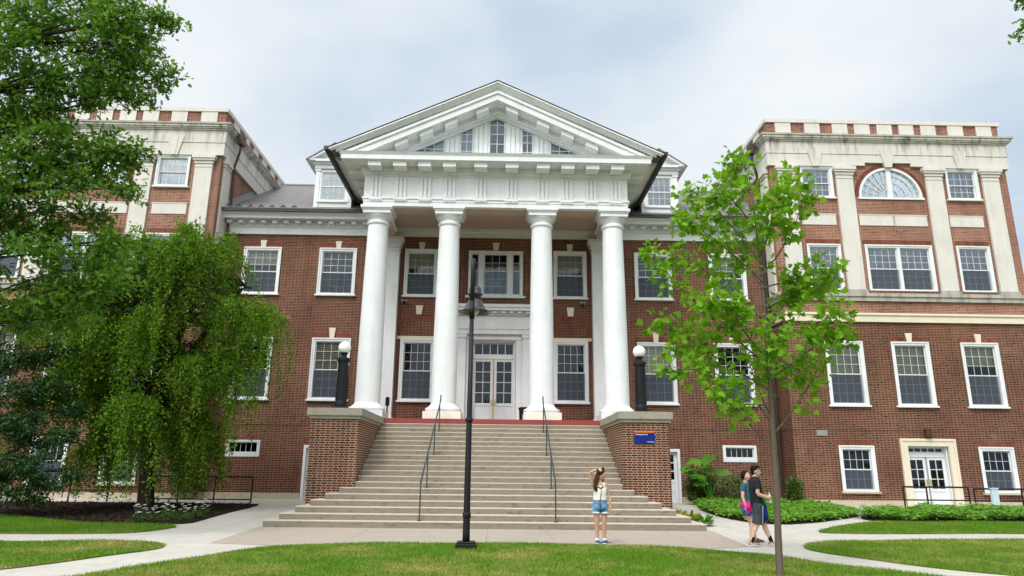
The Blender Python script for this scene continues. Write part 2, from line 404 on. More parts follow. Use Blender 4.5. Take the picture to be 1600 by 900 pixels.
V=np.concatenate([blades(L_FORE,2600,.025,.06,(-6.5,8.5,10.6,16.7)),blades(L_ISL_L,1500,.025,.06,(-14,-6.3,11.2,16.5)),blades(L_ISL_R,1500,.025,.06,(6.8,17.5,11.0,19.2))])
o=link('grass',raw_mesh('grass',V,3,[BLADE])); tag(o,kind='stuff')
V=np.concatenate([blades(L_STRIP_L,900,.03,.07,(-20,-8.3,17.5,23.3)),blades(L_STRIP_R,900,.03,.07,(9,21,19.9,24.0))])
o=link('grass',raw_mesh('grass_lush',V,3,[BLADE2])); tag(o,kind='stuff')
# loose bark on the mulch
n=9000; P=np.column_stack([rng.uniform(-22,-8.4,n),rng.uniform(20.7,27.8,n)]); P=P[in_poly(P,P_MULCH)]; n=len(P)
d=rng.normal(0,1,(n,3)); d/=np.linalg.norm(d,axis=1)[:,None]; e=np.cross(d,rng.normal(0,1,(n,3))); e/=np.linalg.norm(e,axis=1)[:,None]
C=np.column_stack([P,gv(P[:,1])+.045]); s=rng.uniform(.02,.05,(n,1))
V=np.stack([C-d*s-e*s*.3,C+d*s-e*s*.3,C+d*s+e*s*.3,C-d*s+e*s*.3],1).reshape(-1,3)
o=link('bark_mulch',raw_mesh('bark_mulch',V,4,[MULCH])); tag(o,kind='stuff')
# ------------------------------------------------------------------ the hall
HY=31.5; WY=30.2; WI=12.87; WO=24.15; WC=18.48; PF=3.43
hall=empty('college_hall',(0,HY,.28),'red brick college hall with white columned portico, dormers and two stone trimmed wings','building')
def part(mb,name,parent=None,**k): return mb.build(name,parent or hall,**k)
HOLES={}
def hole(key,x0,x1,z0,z1):
    if x0>x1: x0,x1=x1,x0
    HOLES.setdefault(key,[]).append((x0,x1,z0,z1))
def wall(mb,key,x0,x1,z0,z1,Y,m,dep=.28):
    if x0>x1: x0,x1=x1,x0
    H=[h for h in HOLES.get(key,[]) if h[2]<z1 and h[3]>z0]
    xs=sorted({x0,x1,*[min(max(a,x0),x1) for h in H for a in h[:2]]}); zs=sorted({z0,z1,*[min(max(a,z0),z1) for h in H for a in h[2:]]})
    for i in range(len(xs)-1):
        for j in range(len(zs)-1):
            cx=(xs[i]+xs[i+1])/2; cz=(zs[j]+zs[j+1])/2
            if any(h[0]<cx<h[1] and h[2]<cz<h[3] for h in H): continue
            mb.face([(xs[i],Y,zs[j]),(xs[i+1],Y,zs[j]),(xs[i+1],Y,zs[j+1]),(xs[i],Y,zs[j+1])],m)
    for h in H:
        a,b,c,d=h
        mb.face([(a,Y,c),(a,Y+dep,c),(a,Y+dep,d),(a,Y,d)],m); mb.face([(b,Y+dep,c),(b,Y,c),(b,Y,d),(b,Y+dep,d)],m)
        mb.face([(a,Y+dep,d),(b,Y+dep,d),(b,Y,d),(a,Y,d)],m); mb.face([(a,Y,c),(b,Y,c),(b,Y+dep,c),(a,Y+dep,c)],m)

def grid(mb,x0,x1,z0,z1,y0,y1,cols,rows,m,fr=.045,mu=.016):
    mb.box(x0,x0+fr,y0,y1,z0,z1,m); mb.box(x1-fr,x1,y0,y1,z0,z1,m)
    mb.box(x0+fr,x1-fr,y0,y1,z1-fr,z1,m); mb.box(x0+fr,x1-fr,y0,y1,z0,z0+fr,m)
    a,b,c,d=x0+fr,x1-fr,z0+fr,z1-fr
    for i in range(1,cols):
        x=a+(b-a)*i/cols; mb.box(x-mu/2,x+mu/2,y0+.008,y1-.008,c,d,m)
    for j in range(1,rows):
        z=c+(d-c)*j/rows
        for i in range(cols):
            xa=a+(b-a)*i/cols+(mu/2 if i else 0); xb=a+(b-a)*(i+1)/cols-(mu/2 if i<cols-1 else 0)
            mb.box(xa,xb,y0+.008,y1-.008,z-mu/2,z+mu/2,m)
WRND=random.Random(5)
def window(key,uc,z0,z1,w,Y,cols=4,rows=(3,3),cas=.13,sill=True,blind=0,scr=True,gl=None,cur=None,lint=False,ks=0,mull=1,split=.5,label=None,m=None,bl=None):
    m=m or WHITE; gl=gl or GLASS
    if blind: blind=min(.62,max(.2,blind+WRND.uniform(-.14,.10)))
    x0,x1=uc-w/2,uc+w/2
    hole(key,x0+.04,x1-.04,z0+.02,z1-.04)
    b=MB()
    b.box(x0,x0+cas,Y-.045,Y+.16,z0,z1,m); b.box(x1-cas,x1,Y-.045,Y+.16,z0,z1,m)
    b.box(x0+cas,x1-cas,Y-.045,Y+.16,z1-cas,z1,m); b.box(x0+cas,x1-cas,Y-.045,Y+.16,z0,z0+.07,m)
    b.box(x0-.03,x0+.035,Y-.075,Y-.0455,z0,z1+.03,m); b.box(x1-.035,x1+.03,Y-.075,Y-.0455,z0,z1+.03,m); b.box(x0+.035,x1-.035,Y-.075,Y-.0455,z1-.035,z1+.03,m)
    ix0,ix1,iz0,iz1=x0+cas,x1-cas,z0+.07,z1-cas
    uw=(ix1-ix0)/mull; mw=.14
    cells=[]
    for k in range(mull):
        a=ix0+uw*k+(mw/2 if k else 0); c=ix0+uw*(k+1)-(mw/2 if k<mull-1 else 0); cells.append((a,c))
        if k: b.box(ix0+uw*k-mw/2,ix0+uw*k+mw/2,Y-.035,Y+.16,iz0,iz1,m)
    W=part(b,'window')
    if label: W['label']=label
    zm=iz0+(iz1-iz0)*split
    s=MB(); p=MB(); q=MB(); v=MB()
    for a,c in cells:
        grid(s,a,c,zm-.03,iz1,Y+.05,Y+.09,cols,rows[0],WHITE2)
        grid(s,a,c,iz0,zm+.03,Y+.095,Y+.135,cols,rows[1],WHITE2)
        p.face([(a+.02,Y+.07,zm),(c-.02,Y+.07,zm),(c-.02,Y+.07,iz1-.02),(a+.02,Y+.07,iz1-.02)],gl)
        p.face([(a+.02,Y+.115,iz0+.02),(c-.02,Y+.115,iz0+.02),(c-.02,Y+.115,zm),(a+.02,Y+.115,zm)],gl)
        if scr: q.face([(a+.01,Y+.06,iz0+.03),(c-.01,Y+.06,iz0+.03),(c-.01,Y+.06,zm-.035),(a+.01,Y+.06,zm-.035)],SCREEN)
        if blind: v.face([(a,Y+.165,iz1-(iz1-iz0)*blind),(c,Y+.165,iz1-(iz1-iz0)*blind),(c,Y+.165,iz1+.02),(a,Y+.165,iz1+.02)],bl or BLIND)
        if cur:
            v.face([(a,Y+.27,iz0),(c,Y+.27,iz0),(c,Y+.27,iz1+.05),(a,Y+.27,iz1+.05)],cur)
    part(s,'sash',W); part(p,'pane',W)
    if scr: part(q,'insect_screen',W)
    if v.f: part(v,'curtain' if cur else 'blind',W)
    if sill:
        c=MB(); c.box(x0-.09,x1+.09,Y-.13,Y+.02,z0-.085,z0-.002,m if sill is True else sill); part(c,'sill',W,bevel=.01)
    if lint:
        c=MB(); e=.16; h=lint; c.prism([(x0-.02,z1+.032),(x1+.02,z1+.032),(x1+e,z1+h),(x0-e,z1+h)],Y-.006,Y+.05,BR_SOL); part(c,'lintel',W)
    if ks:
        c=MB(); c.prism([(uc-.10,z1+.035),(uc+.10,z1+.035),(uc+.15,z1+ks),(uc-.15,z1+ks)],Y-.06,Y+.04,CREAM); part(c,'keystone',W)
    return W
# --- main block windows
for sgn in (-1,1):
    for k,uc in enumerate((7.42,10.95)):
        U=sgn*uc
        window('main',U,9.37,11.59,1.70,HY,lint=.30,ks=.36,cur=CURT_D if k==0 else None,blind=.0 if k==0 else .30)
        window('main',U,4.54,7.29,1.70,HY,rows=(3,3),lint=.30,ks=.50,blind=.47 if k==0 else 0)
    # either side of the door, inside the portico
    window('main',sgn*3.5,9.37,11.60,1.50,HY,ks=.38,blind=.33,m=WHITE,cur=CURT_D if sgn>0 else None)
    window('main',sgn*3.5,4.54,7.29,1.52,HY)
# small basement lights
def light(key,uc,z0,z1,w,Y,cols,label=None):
    hole(key,uc-w/2+.03,uc+w/2-.03,z0+.03,z1-.03)
    b=MB(); c=.12; x0,x1=uc-w/2,uc+w/2
    b.box(x0,x0+c,Y-.03,Y+.15,z0,z1,WHITE); b.box(x1-c,x1,Y-.03,Y+.15,z0,z1,WHITE); b.box(x0+c,x1-c,Y-.03,Y+.15,z1-c*.8,z1,WHITE); b.box(x0+c,x1-c,Y-.03,Y+.15,z0,z0+.17,WHITE)
    W=part(b,'basement_window')
    s=MB(); grid(s,x0+c,x1-c,z0+.17,z1-c*.8,Y+.05,Y+.09,cols,1,WHITE2,.04); part(s,'sash',W)
    s=MB(); s.face([(x0+c,Y+.07,z0+.17),(x1-c,Y+.07,z0+.17),(x1-c,Y+.07,z1-.09),(x0+c,Y+.07,z1-.09)],GLASS); part(s,'pane',W)
    s=MB(); s.prism([(x0-.02,z1+.01),(x1+.02,z1+.01),(x1+.02,z1+.24),(x0-.02,z1+.24)],Y-.006,Y+.04,BR_SOL); part(s,'lintel',W)
light('main',10.95,2.02,2.74,1.5,HY,5); light('main',-10.95,2.02,2.74,1.5,HY,5)
# centre triple window over the door
def triple():
    uc=0; z0,z1=9.40,11.60; w=2.56; Y=HY; x0,x1=-w/2,w/2
    hole('main',x0+.04,x1-.04,z0,z1-.04)
    b=MB(); c=.13
    b.box(x0,x0+c,Y-.045,Y+.16,z0,z1,WHITE); b.box(x1-c,x1,Y-.045,Y+.16,z0,z1,WHITE); b.box(x0+c,x1-c,Y-.045,Y+.16,z1-c,z1,WHITE); b.box(x0+c,x1-c,Y-.045,Y+.16,z0,z0+.09,WHITE)
    for sg in (-1,1):
        b.box(sg*.56,sg*.80,Y-.04,Y+.16,z0+.09,z1-c,WHITE)
        b.box(sg*.62,sg*.74,Y-.06,Y-.0405,z0+.09,z1-c,WHITE)
    W=part(b,'window'); s=MB(); p=MB(); r=MB()
    zm=z0+.09+(z1-c-z0-.09)*.58
    for a,d,cols in ((-.56,.56,3),(x0+c,-.80,1),(.80,x1-c,1)):
        grid(s,a,d,zm-.03,z1-c,Y+.05,Y+.09,cols,2,WHITE2,.05 if cols>1 else .035); grid(s,a,d,z0+.09,zm+.03,Y+.095,Y+.135,cols,3 if cols>1 else 1,WHITE2,.05 if cols>1 else .035)
        p.face([(a,Y+.07,z0+.1),(d,Y+.07,z0+.1),(d,Y+.07,z1-c),(a,Y+.07,z1-c)],GLASS)
        r.face([(a,Y+.26,z0+.1),(d,Y+.26,z0+.1),(d,Y+.26,z1-.5),(a,Y+.26,z1-.5)],CURT_D)
    part(s,'sash',W); part(p,'pane',W); part(r,'curtain',W)
    s=MB(); s.box(x0-.12,x1+.12,Y-.14,Y+.02,z0-.10,z0-.002,WHITE); part(s,'sill',W)
    s=MB(); s.prism([(-.11,z1+.035),(.11,z1+.035),(.16,z1+.40),(-.16,z1+.40)],Y-.06,Y+.04,CREAM); part(s,'keystone',W)
triple()
# --- doors
def door_pair(key,uc,zb,zt,ztr,w,Y,cols=2,rows=4,name='door',strip=BRASS,panel=.75):
    """two glazed leaves and a transom light, set back in the wall"""
    x0,x1=uc-w/2,uc+w/2; hole(key,x0-.06,x1+.06,zb-.02,ztr+.06)
    b=MB(); b.box(x0-.06,x0,Y+.02,Y+.34,zb,ztr+.06,WHITE); b.box(x1,x1+.06,Y+.02,Y+.34,zb,ztr+.06,WHITE); b.box(x0,x1,Y+.02,Y+.34,ztr,ztr+.06,WHITE)
    b.box(x0,x1,Y+.16,Y+.30,zt,zt+.16,WHITE)
    D=part(b,'door_frame')
    s=MB(); grid(s,x0,x1,zt+.16,ztr,Y+.2,Y+.25,5,1,WHITE2,.06,.035); s.face([(x0,Y+.225,zt+.16),(x1,Y+.225,zt+.16),(x1,Y+.225,ztr),(x0,Y+.225,ztr)],GLASS); part(s,'transom_window',D)
    for sg in (-1,1):
        a,c=(x0,uc-.03) if sg<0 else (uc+.03,x1)
        L=MB(); zg=zb+panel; L.box(a,a+.11,Y+.2,Y+.25,zb,zt,WHITE); L.box(c-.11,c,Y+.2,Y+.25,zb,zt,WHITE); L.box(a+.11,c-.11,Y+.2,Y+.25,zt-.12,zt,WHITE)
        L.box(a+.11,c-.11,Y+.2,Y+.25,zg-.12,zg,WHITE); L.box(a+.11,c-.11,Y+.2,Y+.25,zb,zb+.22,WHITE); L.box(a+.11,c-.11,Y+.225,Y+.24,zb+.22,zg-.12,WHITE)
        for i in range(1,cols):
            x=a+.11+(c-a-.22)*i/cols; L.box(x-.015,x+.015,Y+.205,Y+.245,zg,zt-.12,WHITE2)
        for j in range(1,rows):
            z=zg+(zt-.12-zg)*j/rows; L.box(a+.11,c-.11,Y+.21,Y+.24,z-.015,z+.015,WHITE2)
        L.face([(a+.11,Y+.228,zg),(c-.11,Y+.228,zg),(c-.11,Y+.228,zt-.12),(a+.11,Y+.228,zt-.12)],GLASS)
        leaf=part(L,'door')
        h=MB(); hx=uc+sg*.08; h.box(hx-.02,hx+.02,Y+.17,Y+.2,zb+.95,zb+1.2,BRASS); h.tube([(hx,Y+.18,zb+1.0),(hx,Y+.13,zb+1.02),(hx,Y+.13,zb+1.15),(hx,Y+.18,zb+1.17)],.012,BRASS); part(h,'handle',leaf)
    s=MB(); s.box(uc-.03,uc+.03,Y+.18,Y+.24,zb,zt,strip); part(s,'astragal',D)
    return D
door_pair('main',-.02,PF,6.48,7.23,1.86,HY,rows=4,panel=1.05)
# white classical door case
b=MB()
for sg in (-1,1):
    b.box(sg*1.30,sg*1.68,HY-.22,HY+.0,PF,7.5,WHITE); b.box(sg*1.26,sg*1.72,HY-.26,HY,PF,PF+.22,WHITE); b.box(sg*1.26,sg*1.72,HY-.26,HY,7.40,7.56,WHITE)
    b.box(sg*.985,sg*1.30,HY-.08,HY,PF,7.30,WHITE); b.box(sg*1.05,sg*1.22,HY-.10,HY-.081,PF+.1,7.25,WHITE)
b.box(-1.30,1.30,HY-.08,HY,7.301,7.56,WHITE); b.box(-1.25,1.25,HY-.12,HY-.081,7.34,7.48,WHITE)
b.box(-1.74,1.74,HY-.28,HY,7.561,7.78,WHITE); b.box(-1.78,1.78,HY-.32,HY,7.781,7.84,WHITE)
b.box(-1.70,1.70,HY-.24,HY,7.841,8.42,WHITE)
for i in range(9):
    x=-1.52+i*.38; b.box(x-.10,x+.10,HY-.265,HY-.2405,7.86,8.40,WHITE)
    b.box(x-.11,x+.11,HY-.52,HY-.30,8.50,8.58,WHITE)
b.box(-1.78,1.78,HY-.34,HY,8.421,8.60,WHITE); b.box(-1.98,1.98,HY-.60,HY,8.601,8.74,WHITE); b.box(-2.04,2.04,HY-.66,HY,8.741,8.88,WHITE)
part(b,'door_surround')
# plain basement doors beside the stair
for sg in (-1,1):
    uc=sg*7.75; hole('main',uc-.47,uc+.47,.2,2.5)
    b=MB(); b.box(uc-.53,uc-.42,HY-.03,HY+.2,.2,2.55,WHITE); b.box(uc+.42,uc+.53,HY-.03,HY+.2,.2,2.55,WHITE); b.box(uc-.42,uc+.42,HY-.03,HY+.2,2.43,2.55,WHITE); Fm=part(b,'door_frame')
    b=MB(); Y=HY+.14; b.box(uc-.42,uc-.28,Y,Y+.05,.2,2.43,WHITE); b.box(uc+.28,uc+.42,Y,Y+.05,.2,2.43,WHITE)
    for za,zb in ((.2,.36),(.72,.80),(1.12,1.24),(2.32,2.43)): b.box(uc-.28,uc+.28,Y,Y+.05,za,zb,WHITE)
    b.box(uc-.28,uc+.28,Y+.02,Y+.035,.36,1.12,WHITE)
    for z in (1.60,1.96): b.box(uc-.28,uc+.28,Y,Y+.05,z-.02,z+.02,WHITE)
    b.face([(uc-.28,Y+.03,1.24),(uc+.28,Y+.03,1.24),(uc+.28,Y+.03,2.32),(uc-.28,Y+.03,2.32)],GLASS); D=part(b,'door')
    h=MB(); h.ball((uc-.36,Y-.04,1.12),.035,BRASS); h.tube([(uc-.36,Y,1.12),(uc-.36,Y-.04,1.12)],.012,BRASS); part(h,'handle',D)
    b=MB(); b.prism([(uc-.58,2.56),(uc+.58,2.56),(uc+.58,2.80),(uc-.58,2.80)],HY-.006,HY+.03,BR_SOL); part(b,'lintel',Fm)
# blind arches and stone bands inside the portico
for sg in (-1,1):
    b=MB(); uc=sg*3.5
    b.ring(uc,7.50,0,math.pi,.80,1.06,HY-.008,HY+.02,BR_SOL,28,1.0); part(b,'blind_arch')
    b=MB(); b.prism([(uc-.12,8.48),(uc+.12,8.48),(uc+.17,8.90),(uc-.17,8.90)],HY-.06,HY+.02,CREAM); part(b,'keystone')
    b=MB(); b.box(sg*2.55,sg*4.46,HY-.05,HY+.02,7.325,7.46,CREAM); part(b,'stone_band')
    b=MB(); x=sg*4.05 if sg>0 else -4.2; z=9.02
    b.box(x-.05,x+.05,HY-.08,HY,z-.05,z+.05,BLACKI); b.tube([(x,HY-.08,z),(x,HY-.2,z+.05)],.015,BLACKI)
    b.lathe([(.03,z+.0),(.09,z+.10)],x-.06,HY-.25,LEAD,12); b.lathe([(.03,z+.0),(.09,z+.10)],x+.1,HY-.22,LEAD,12); part(b,'floodlight')
# walls of the main block
b=MB(); wall(b,'main',-WI-.02,WI+.02,.05,12.30,HY,BR_LOW); part(b,'wall')
for s0,s1 in ((-12.8,-5.8),(5.8,12.8)): b=MB(); b.box(s0,s1,HY-.022,HY,3.40,3.62,BR_LOW); part(b,'brick_band')
for s0,s1 in ((-12.85,-8.30),(8.30,12.85)): b=MB(); b.box(s0,s1,HY-.06,HY+.02,0,.52,FOUND); part(b,'foundation')
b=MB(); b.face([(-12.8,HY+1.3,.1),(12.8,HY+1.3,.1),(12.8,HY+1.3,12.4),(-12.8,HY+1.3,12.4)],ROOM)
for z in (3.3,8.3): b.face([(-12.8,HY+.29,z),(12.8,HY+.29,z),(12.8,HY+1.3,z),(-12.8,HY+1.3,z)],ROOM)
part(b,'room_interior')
# porch
b=MB(); b.box(-5.76,5.76,26.72,HY,3.255,PF,RED); part(b,'porch_floor')
b=MB(); b.box(-5.70,5.70,26.95,HY-.03,0,3.25,BR_PIER); part(b,'porch_base')
# eave cornice of the main block
def eave(u0,u1):
    b=MB(); 
    b.box(u0,u1,HY-.10,HY+.05,12.24,12.58,WHITE); b.box(u0,u1,HY-.15,HY+.05,12.581,12.66,WHITE)
    n=int(abs(u1-u0)/.53)
    for i in range(n):
        x=min(u0,u1)+.3+i*.53
        if x+.12<max(u0,u1): b.box(x-.11,x+.11,HY-.42,HY-.151,12.70,12.84,WHITE)
    b.box(u0,u1,HY-.18,HY+.05,12.661,12.86,WHITE)
    b.box(u0,u1,HY-.62,HY+.05,12.861,12.98,WHITE)
    b.prism([(HY-.62,12.981),(HY+.05,12.981),(HY+.05,13.14),(HY-.76,13.14)],u0,u1,WHITE,axis='x')
    part(b,'eave_cornice')
    b=MB(); b.prism([(HY-.90,13.16),(HY-.76,13.12),(HY-.70,13.12),(HY-.70,13.26),(HY-.90,13.26)],u0,u1,DARK,axis='x'); part(b,'gutter')
eave(-12.84,-5.6); eave(5.6,12.84)
# slate roof of the main block
RS=.565; EY=30.62; EZ=13.20; RY=38.72
def rz(y): return EZ+RS*(y-EY)
b=MB()
b.face([(-12.86,EY,EZ),(12.86,EY,EZ),(12.86,RY,rz(RY)),(-12.86,RY,rz(RY))],SLATE)
b.face([(-12.86,EY,EZ-.08),(12.86,EY,EZ-.08),(12.86,EY,EZ),(-12.86,EY,EZ)],SLATE)
b.face([(-12.86,RY,rz(RY)),(12.86,RY,rz(RY)),(12.86,47,13.2),(-12.86,47,13.2)],SLATE)
roof=part(b,'roof')
b=MB(); b.box(-12.86,12.86,RY-.1,RY+.1,rz(RY)-.02,rz(RY)+.06,LEAD); part(b,'ridge_cap',roof)
for sg in (-1,1):
    for i in range(7):
        x=sg*(9.6+i*.52); y=EY+.55; b=MB(); z=rz(y); b.box(x-.13,x+.13,y-.015,y+.015,z-.02,z+.05,DARK); b.box(x-.03,x+.03,y-.02,y+.20,z-.01,z+.11,DARK); part(b,'snow_guard',roof)
    for i in range(3):
        x=sg*(5.95+i*.42); y=EY+.55; b=MB(); z=rz(y); b.box(x-.13,x+.13,y-.015,y+.015,z-.02,z+.05,DARK); b.box(x-.03,x+.03,y-.02,y+.20,z-.01,z+.11,DARK); part(b,'snow_guard',roof)
    # lead flashing where the roof meets the wing
    b=MB(); x=sg*12.86; b.face([(x,EY-.03,EZ+.02),(x,RY,rz(RY)+.02),(x-sg*.28,RY,rz(RY)+.012),(x-sg*.28,EY-.03,EZ+.012)],LEAD)
    b.face([(x-sg*.012,EY-.03,EZ),(x-sg*.012,RY,rz(RY)),(x-sg*.012,RY,rz(RY)+.25),(x-sg*.012,EY-.03,EZ+.25)],LEAD); part(b,'flashing',roof)
# dormers
for sg in (-1,1):
    uc=sg*7.88; Y=31.45; hw=.88
    b=MB(); zt=15.62
    # front with opening
    b.box(uc-hw,uc-.68,Y-.0,Y+.15,13.5,zt,WHITE); b.box(uc+.68,uc+hw,Y,Y+.15,13.5,zt,WHITE); b.box(uc-.68,uc+.68,Y+.0,Y+.15,13.5,13.92,WHITE); b.box(uc-.68,uc+.68,Y,Y+.15,15.52,zt,WHITE)
    for q in (-1,1):
        b.box(uc+q*.70,uc+q*.90,Y-.05,Y-.001,13.6,zt,WHITE); b.box(uc+q*.66,uc+q*.94,Y-.08,Y-.051,zt-.12,zt,WHITE)
        x=uc+q*hw; b.face([(x,Y+.15,13.5),(x,35.2,zt),(x,Y+.15,zt)],SLATE if False else WHITE)
    b.box(uc-.96,uc+.96,Y-.10,Y+.15,zt+.001,15.82,WHITE); b.box(uc-1.06,uc+1.06,Y-.18,Y+.15,15.821,15.92,WHITE); b.box(uc-1.22,uc+1.22,Y-.30,Y+.15,15.921,16.04,WHITE)
    s2=.62; ap=16.04+1.22*s2
    b.prism([(uc-1.22,16.041),(uc+1.22,16.041),(uc,ap)],Y-.02,Y+.1,WHITE)
    for q in (-1,1): # raking mould
        b.prism([(uc+q*1.30,16.00),(uc+q*1.30,16.06),(uc,ap+.08),(uc,ap-.10),(uc+q*1.04,16.042)],Y-.32,Y-.021,WHITE)
    D=part(b,'dormer')
    b=MB()
    for q in (-1,1):
        e=uc+q*1.36; za=16.0; zb=ap+.10; ya=EY+(za-EZ)/RS; yb=EY+(zb-EZ)/RS
        b.face([(e,Y-.36,za),(uc,Y-.36,zb),(uc,yb,zb),(e,ya,za)],SLATE); b.face([(e,Y-.36,za-.05),(uc,Y-.36,zb-.05),(uc,Y-.36,zb),(e,Y-.36,za)],SLATE)
        b.face([(e,Y-.36,za-.05),(e,Y-.36,za),(e,ya,za),(e,ya,za-.05)],SLATE); b.face([(e,Y-.36,za-.05),(uc+q*.9,Y-.36,za-.05),(uc+q*.9,ya,za-.05),(e,ya,za-.05)],WHITE)
    part(b,'dormer_roof',D)
    b=MB(); grid(b,uc-.60,uc+.60,14.0,15.46,Y+.03,Y+.08,4,4,WHITE2,.06); b.box(uc-.60,uc+.60,Y+.02,Y+.085,14.70,14.76,WHITE2)
    b.box(uc-.70,uc-.60,Y-.02,Y+.1,13.92,15.54,WHITE); b.box(uc+.60,uc+.70,Y-.02,Y+.1,13.92,15.54,WHITE); b.box(uc-.60,uc+.60,Y-.02,Y+.1,15.46,15.54,WHITE); b.box(uc-.78,uc+.78,Y-.08,Y+.1,13.90,14.0,WHITE)
    W=part(b,'window',D)
    b.__init__(); b.face([(uc-.6,Y+.06,14),(uc+.6,Y+.06,14),(uc+.6,Y+.06,15.46),(uc-.6,Y+.06,15.46)],GLASS_S); part(b,'pane',D)
    b=MB(); b.face([(uc-.6,Y+.2,13.9),(uc+.6,Y+.2,13.9),(uc+.6,Y+.2,15.55),(uc-.6,Y+.2,15.55)],CURT_D); part(b,'curtain',D)
# ------------------------------------------------------------------ portico
CX=(-4.91,-1.93,1.93,4.91); CYY=27.65
for cx in CX:
    b=MB(); pr=[]
    for i in range(15):
        t=i/14; r=.495-.08*(t**1.7); pr.append((r,4.02+t*(11.40-4.02)))
    b.lathe(pr,cx,CYY,WHITE,48,cap=False); c=part(b,'column',smooth=True)
    b=MB(); b.lathe([(.415,11.38),(.46,11.40),(.475,11.45),(.46,11.50),(.425,11.52),(.425,11.60),(.45,11.61),(.46,11.64),(.52,11.72),(.56,11.80)],cx,CYY,WHITE,48)
    cp=part(b,'capital',c,smooth=False)
    b=MB(); b.box(cx-.57,cx+.57,CYY-.57,CYY+.57,11.80,11.945,WHITE); b.box(cx-.61,cx+.61,CYY-.61,CYY+.61,11.946,12.0,WHITE); b.box(cx-.655,cx+.655,CYY-.655,CYY+.655,12.001,12.115,WHITE); part(b,'abacus',c)
    b=MB(); b.lathe([(.66,3.72),(.70,3.77),(.715,3.82),(.70,3.88),(.62,3.90),(.60,3.93),(.56,3.96),(.52,4.0),(.495,4.05)],cx,CYY,WHITE,48); part(b,'base',c,smooth=True)
    b=MB(); b.box(cx-.73,cx+.73,CYY-.73,CYY+.73,PF,3.72,PLINTH if abs(cx)<3 else WHITE); part(b,'plinth',c,bevel=.01)
for sg in (-1,1): # wall pilasters
    b=MB(); b.box(sg*4.50,sg*5.42,HY-.36,HY,PF,11.62,WHITE); b.box(sg*4.40,sg*5.52,HY-.46,HY,PF,3.62,WHITE); b.box(sg*4.45,sg*5.47,HY-.41,HY,3.621,3.78,WHITE)
    b.box(sg*4.46,sg*5.46,HY-.40,HY,11.44,11.50,WHITE); b.box(sg*4.44,sg*5.48,HY-.42,HY,11.621,11.80,WHITE); b.box(sg*4.38,sg*5.54,HY-.48,HY,11.801,11.95,WHITE); b.box(sg*4.32,sg*5.60,HY-.54,HY,11.951,12.115,WHITE); part(b,'pilaster')
# entablature
EU=5.5; EF=27.15; b=MB()
b.box(-EU,EU,EF,28.05,12.12,12.30,WHITE); b.box(-EU-.02,EU+.02,EF-.02,28.05,12.301,12.42,WHITE)
for sg in (-1,1):
    b.box(sg*4.72,sg*EU,28.051,HY-.01,12.12,12.42,WHITE); b.box(sg*4.6,sg*4.72,28.051,HY-.56,12.30,12.42,WHITE)
    b.box(sg*4.72,sg*EU,28.051,HY-.01,12.421,13.5,WHITE)
b.box(-4.72,4.72,HY-.20,HY-.002,12.24,12.60,WHITE); b.box(-4.72,4.72,HY-.28,HY-.201,12.44,12.60,WHITE)
b.box(-EU-.06,EU+.06,EF-.06,28.05,12.421,12.50,WHITE)     # taenia
b.box(-EU,EU,EF,28.05,12.501,13.43,WHITE)
TR=(-5.0,-3.97,-2.95,-1.93,-.64,.64,1.93,2.95,3.97,5.0)
for t in TR:
    for k in (-1,0,1): b.prism([(t+k*.17-.055,12.51),(t+k*.17+.055,12.51),(t+k*.17+.055,13.34),(t+k*.17-.055,13.34)],EF-.06,EF-.001,WHITE)
    b.box(t-.25,t+.25,EF-.04,EF-.001,13.341,13.42,WHITE)
    b.box(t-.27,t+.27,EF-.075,EF-.0601,12.36,12.42,WHITE) if False else b.box(t-.27,t+.27,EF-.07,EF-.0205,12.385,12.42,WHITE)
    for k in range(6):
        x=t-.225+k*.09; b.prism([(x-.028,12.32),(x+.028,12.32),(x+.02,12.384),(x-.02,12.384)],EF-.065,EF-.0205,WHITE)
ent=part(b,'entablature')
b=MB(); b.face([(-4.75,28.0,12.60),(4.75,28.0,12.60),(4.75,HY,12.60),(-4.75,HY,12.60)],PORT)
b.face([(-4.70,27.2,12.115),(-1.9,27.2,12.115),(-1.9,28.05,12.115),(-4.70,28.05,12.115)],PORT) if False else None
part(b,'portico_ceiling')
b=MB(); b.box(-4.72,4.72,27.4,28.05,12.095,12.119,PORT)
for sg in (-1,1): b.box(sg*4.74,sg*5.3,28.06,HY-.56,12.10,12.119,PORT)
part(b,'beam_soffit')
# horizontal cornice with mutules
s=.4645; ZA=17.43; b=MB()
def ring_box(b,o,z0,z1,y_in=27.0):
    b.box(-EU-o,EU+o,EF-o,28.0,z0,z1,WHITE)
    for sg in (-1,1): b.box(sg*(EU-.3),sg*(EU+o),28.001,HY-.05,z0,z1,WHITE)
ring_box(b,.05,13.431,13.50); ring_box(b,.12,13.501,13.58); ring_box(b,.16,13.581,13.80)
ring_box(b,.80,13.801,13.83)
b.box(-6.36,6.36,26.30,27.6,13.831,14.02,WHITE)
b.prism([(26.30,14.021),(27.6,14.021),(27.6,14.14),(26.22,14.14)],-6.42,6.42,WHITE,axis='x')
for sg in (-1,1):
    b.box(sg*5.2,sg*6.36,27.601,HY-.05,13.831,14.02,WHITE)
    b.prism([(sg*5.2,14.021),(sg*6.36,14.021),(sg*6.86,14.30),(sg*6.86,14.36),(sg*5.2,14.36)],27.3,33.5,WHITE)
for t in TR: b.box(t-.27,t+.27,26.42,26.985,13.60,13.80,WHITE); b.box(t-.285,t+.285,26.405,26.985,13.76,13.7995,WHITE)
for sg in (-1,1):
    for y in (27.6,28.6,29.6,30.6): b.box(sg*5.665,sg*6.22,y-.27,y+.27,13.60,13.80,WHITE)
part(b,'cornice')
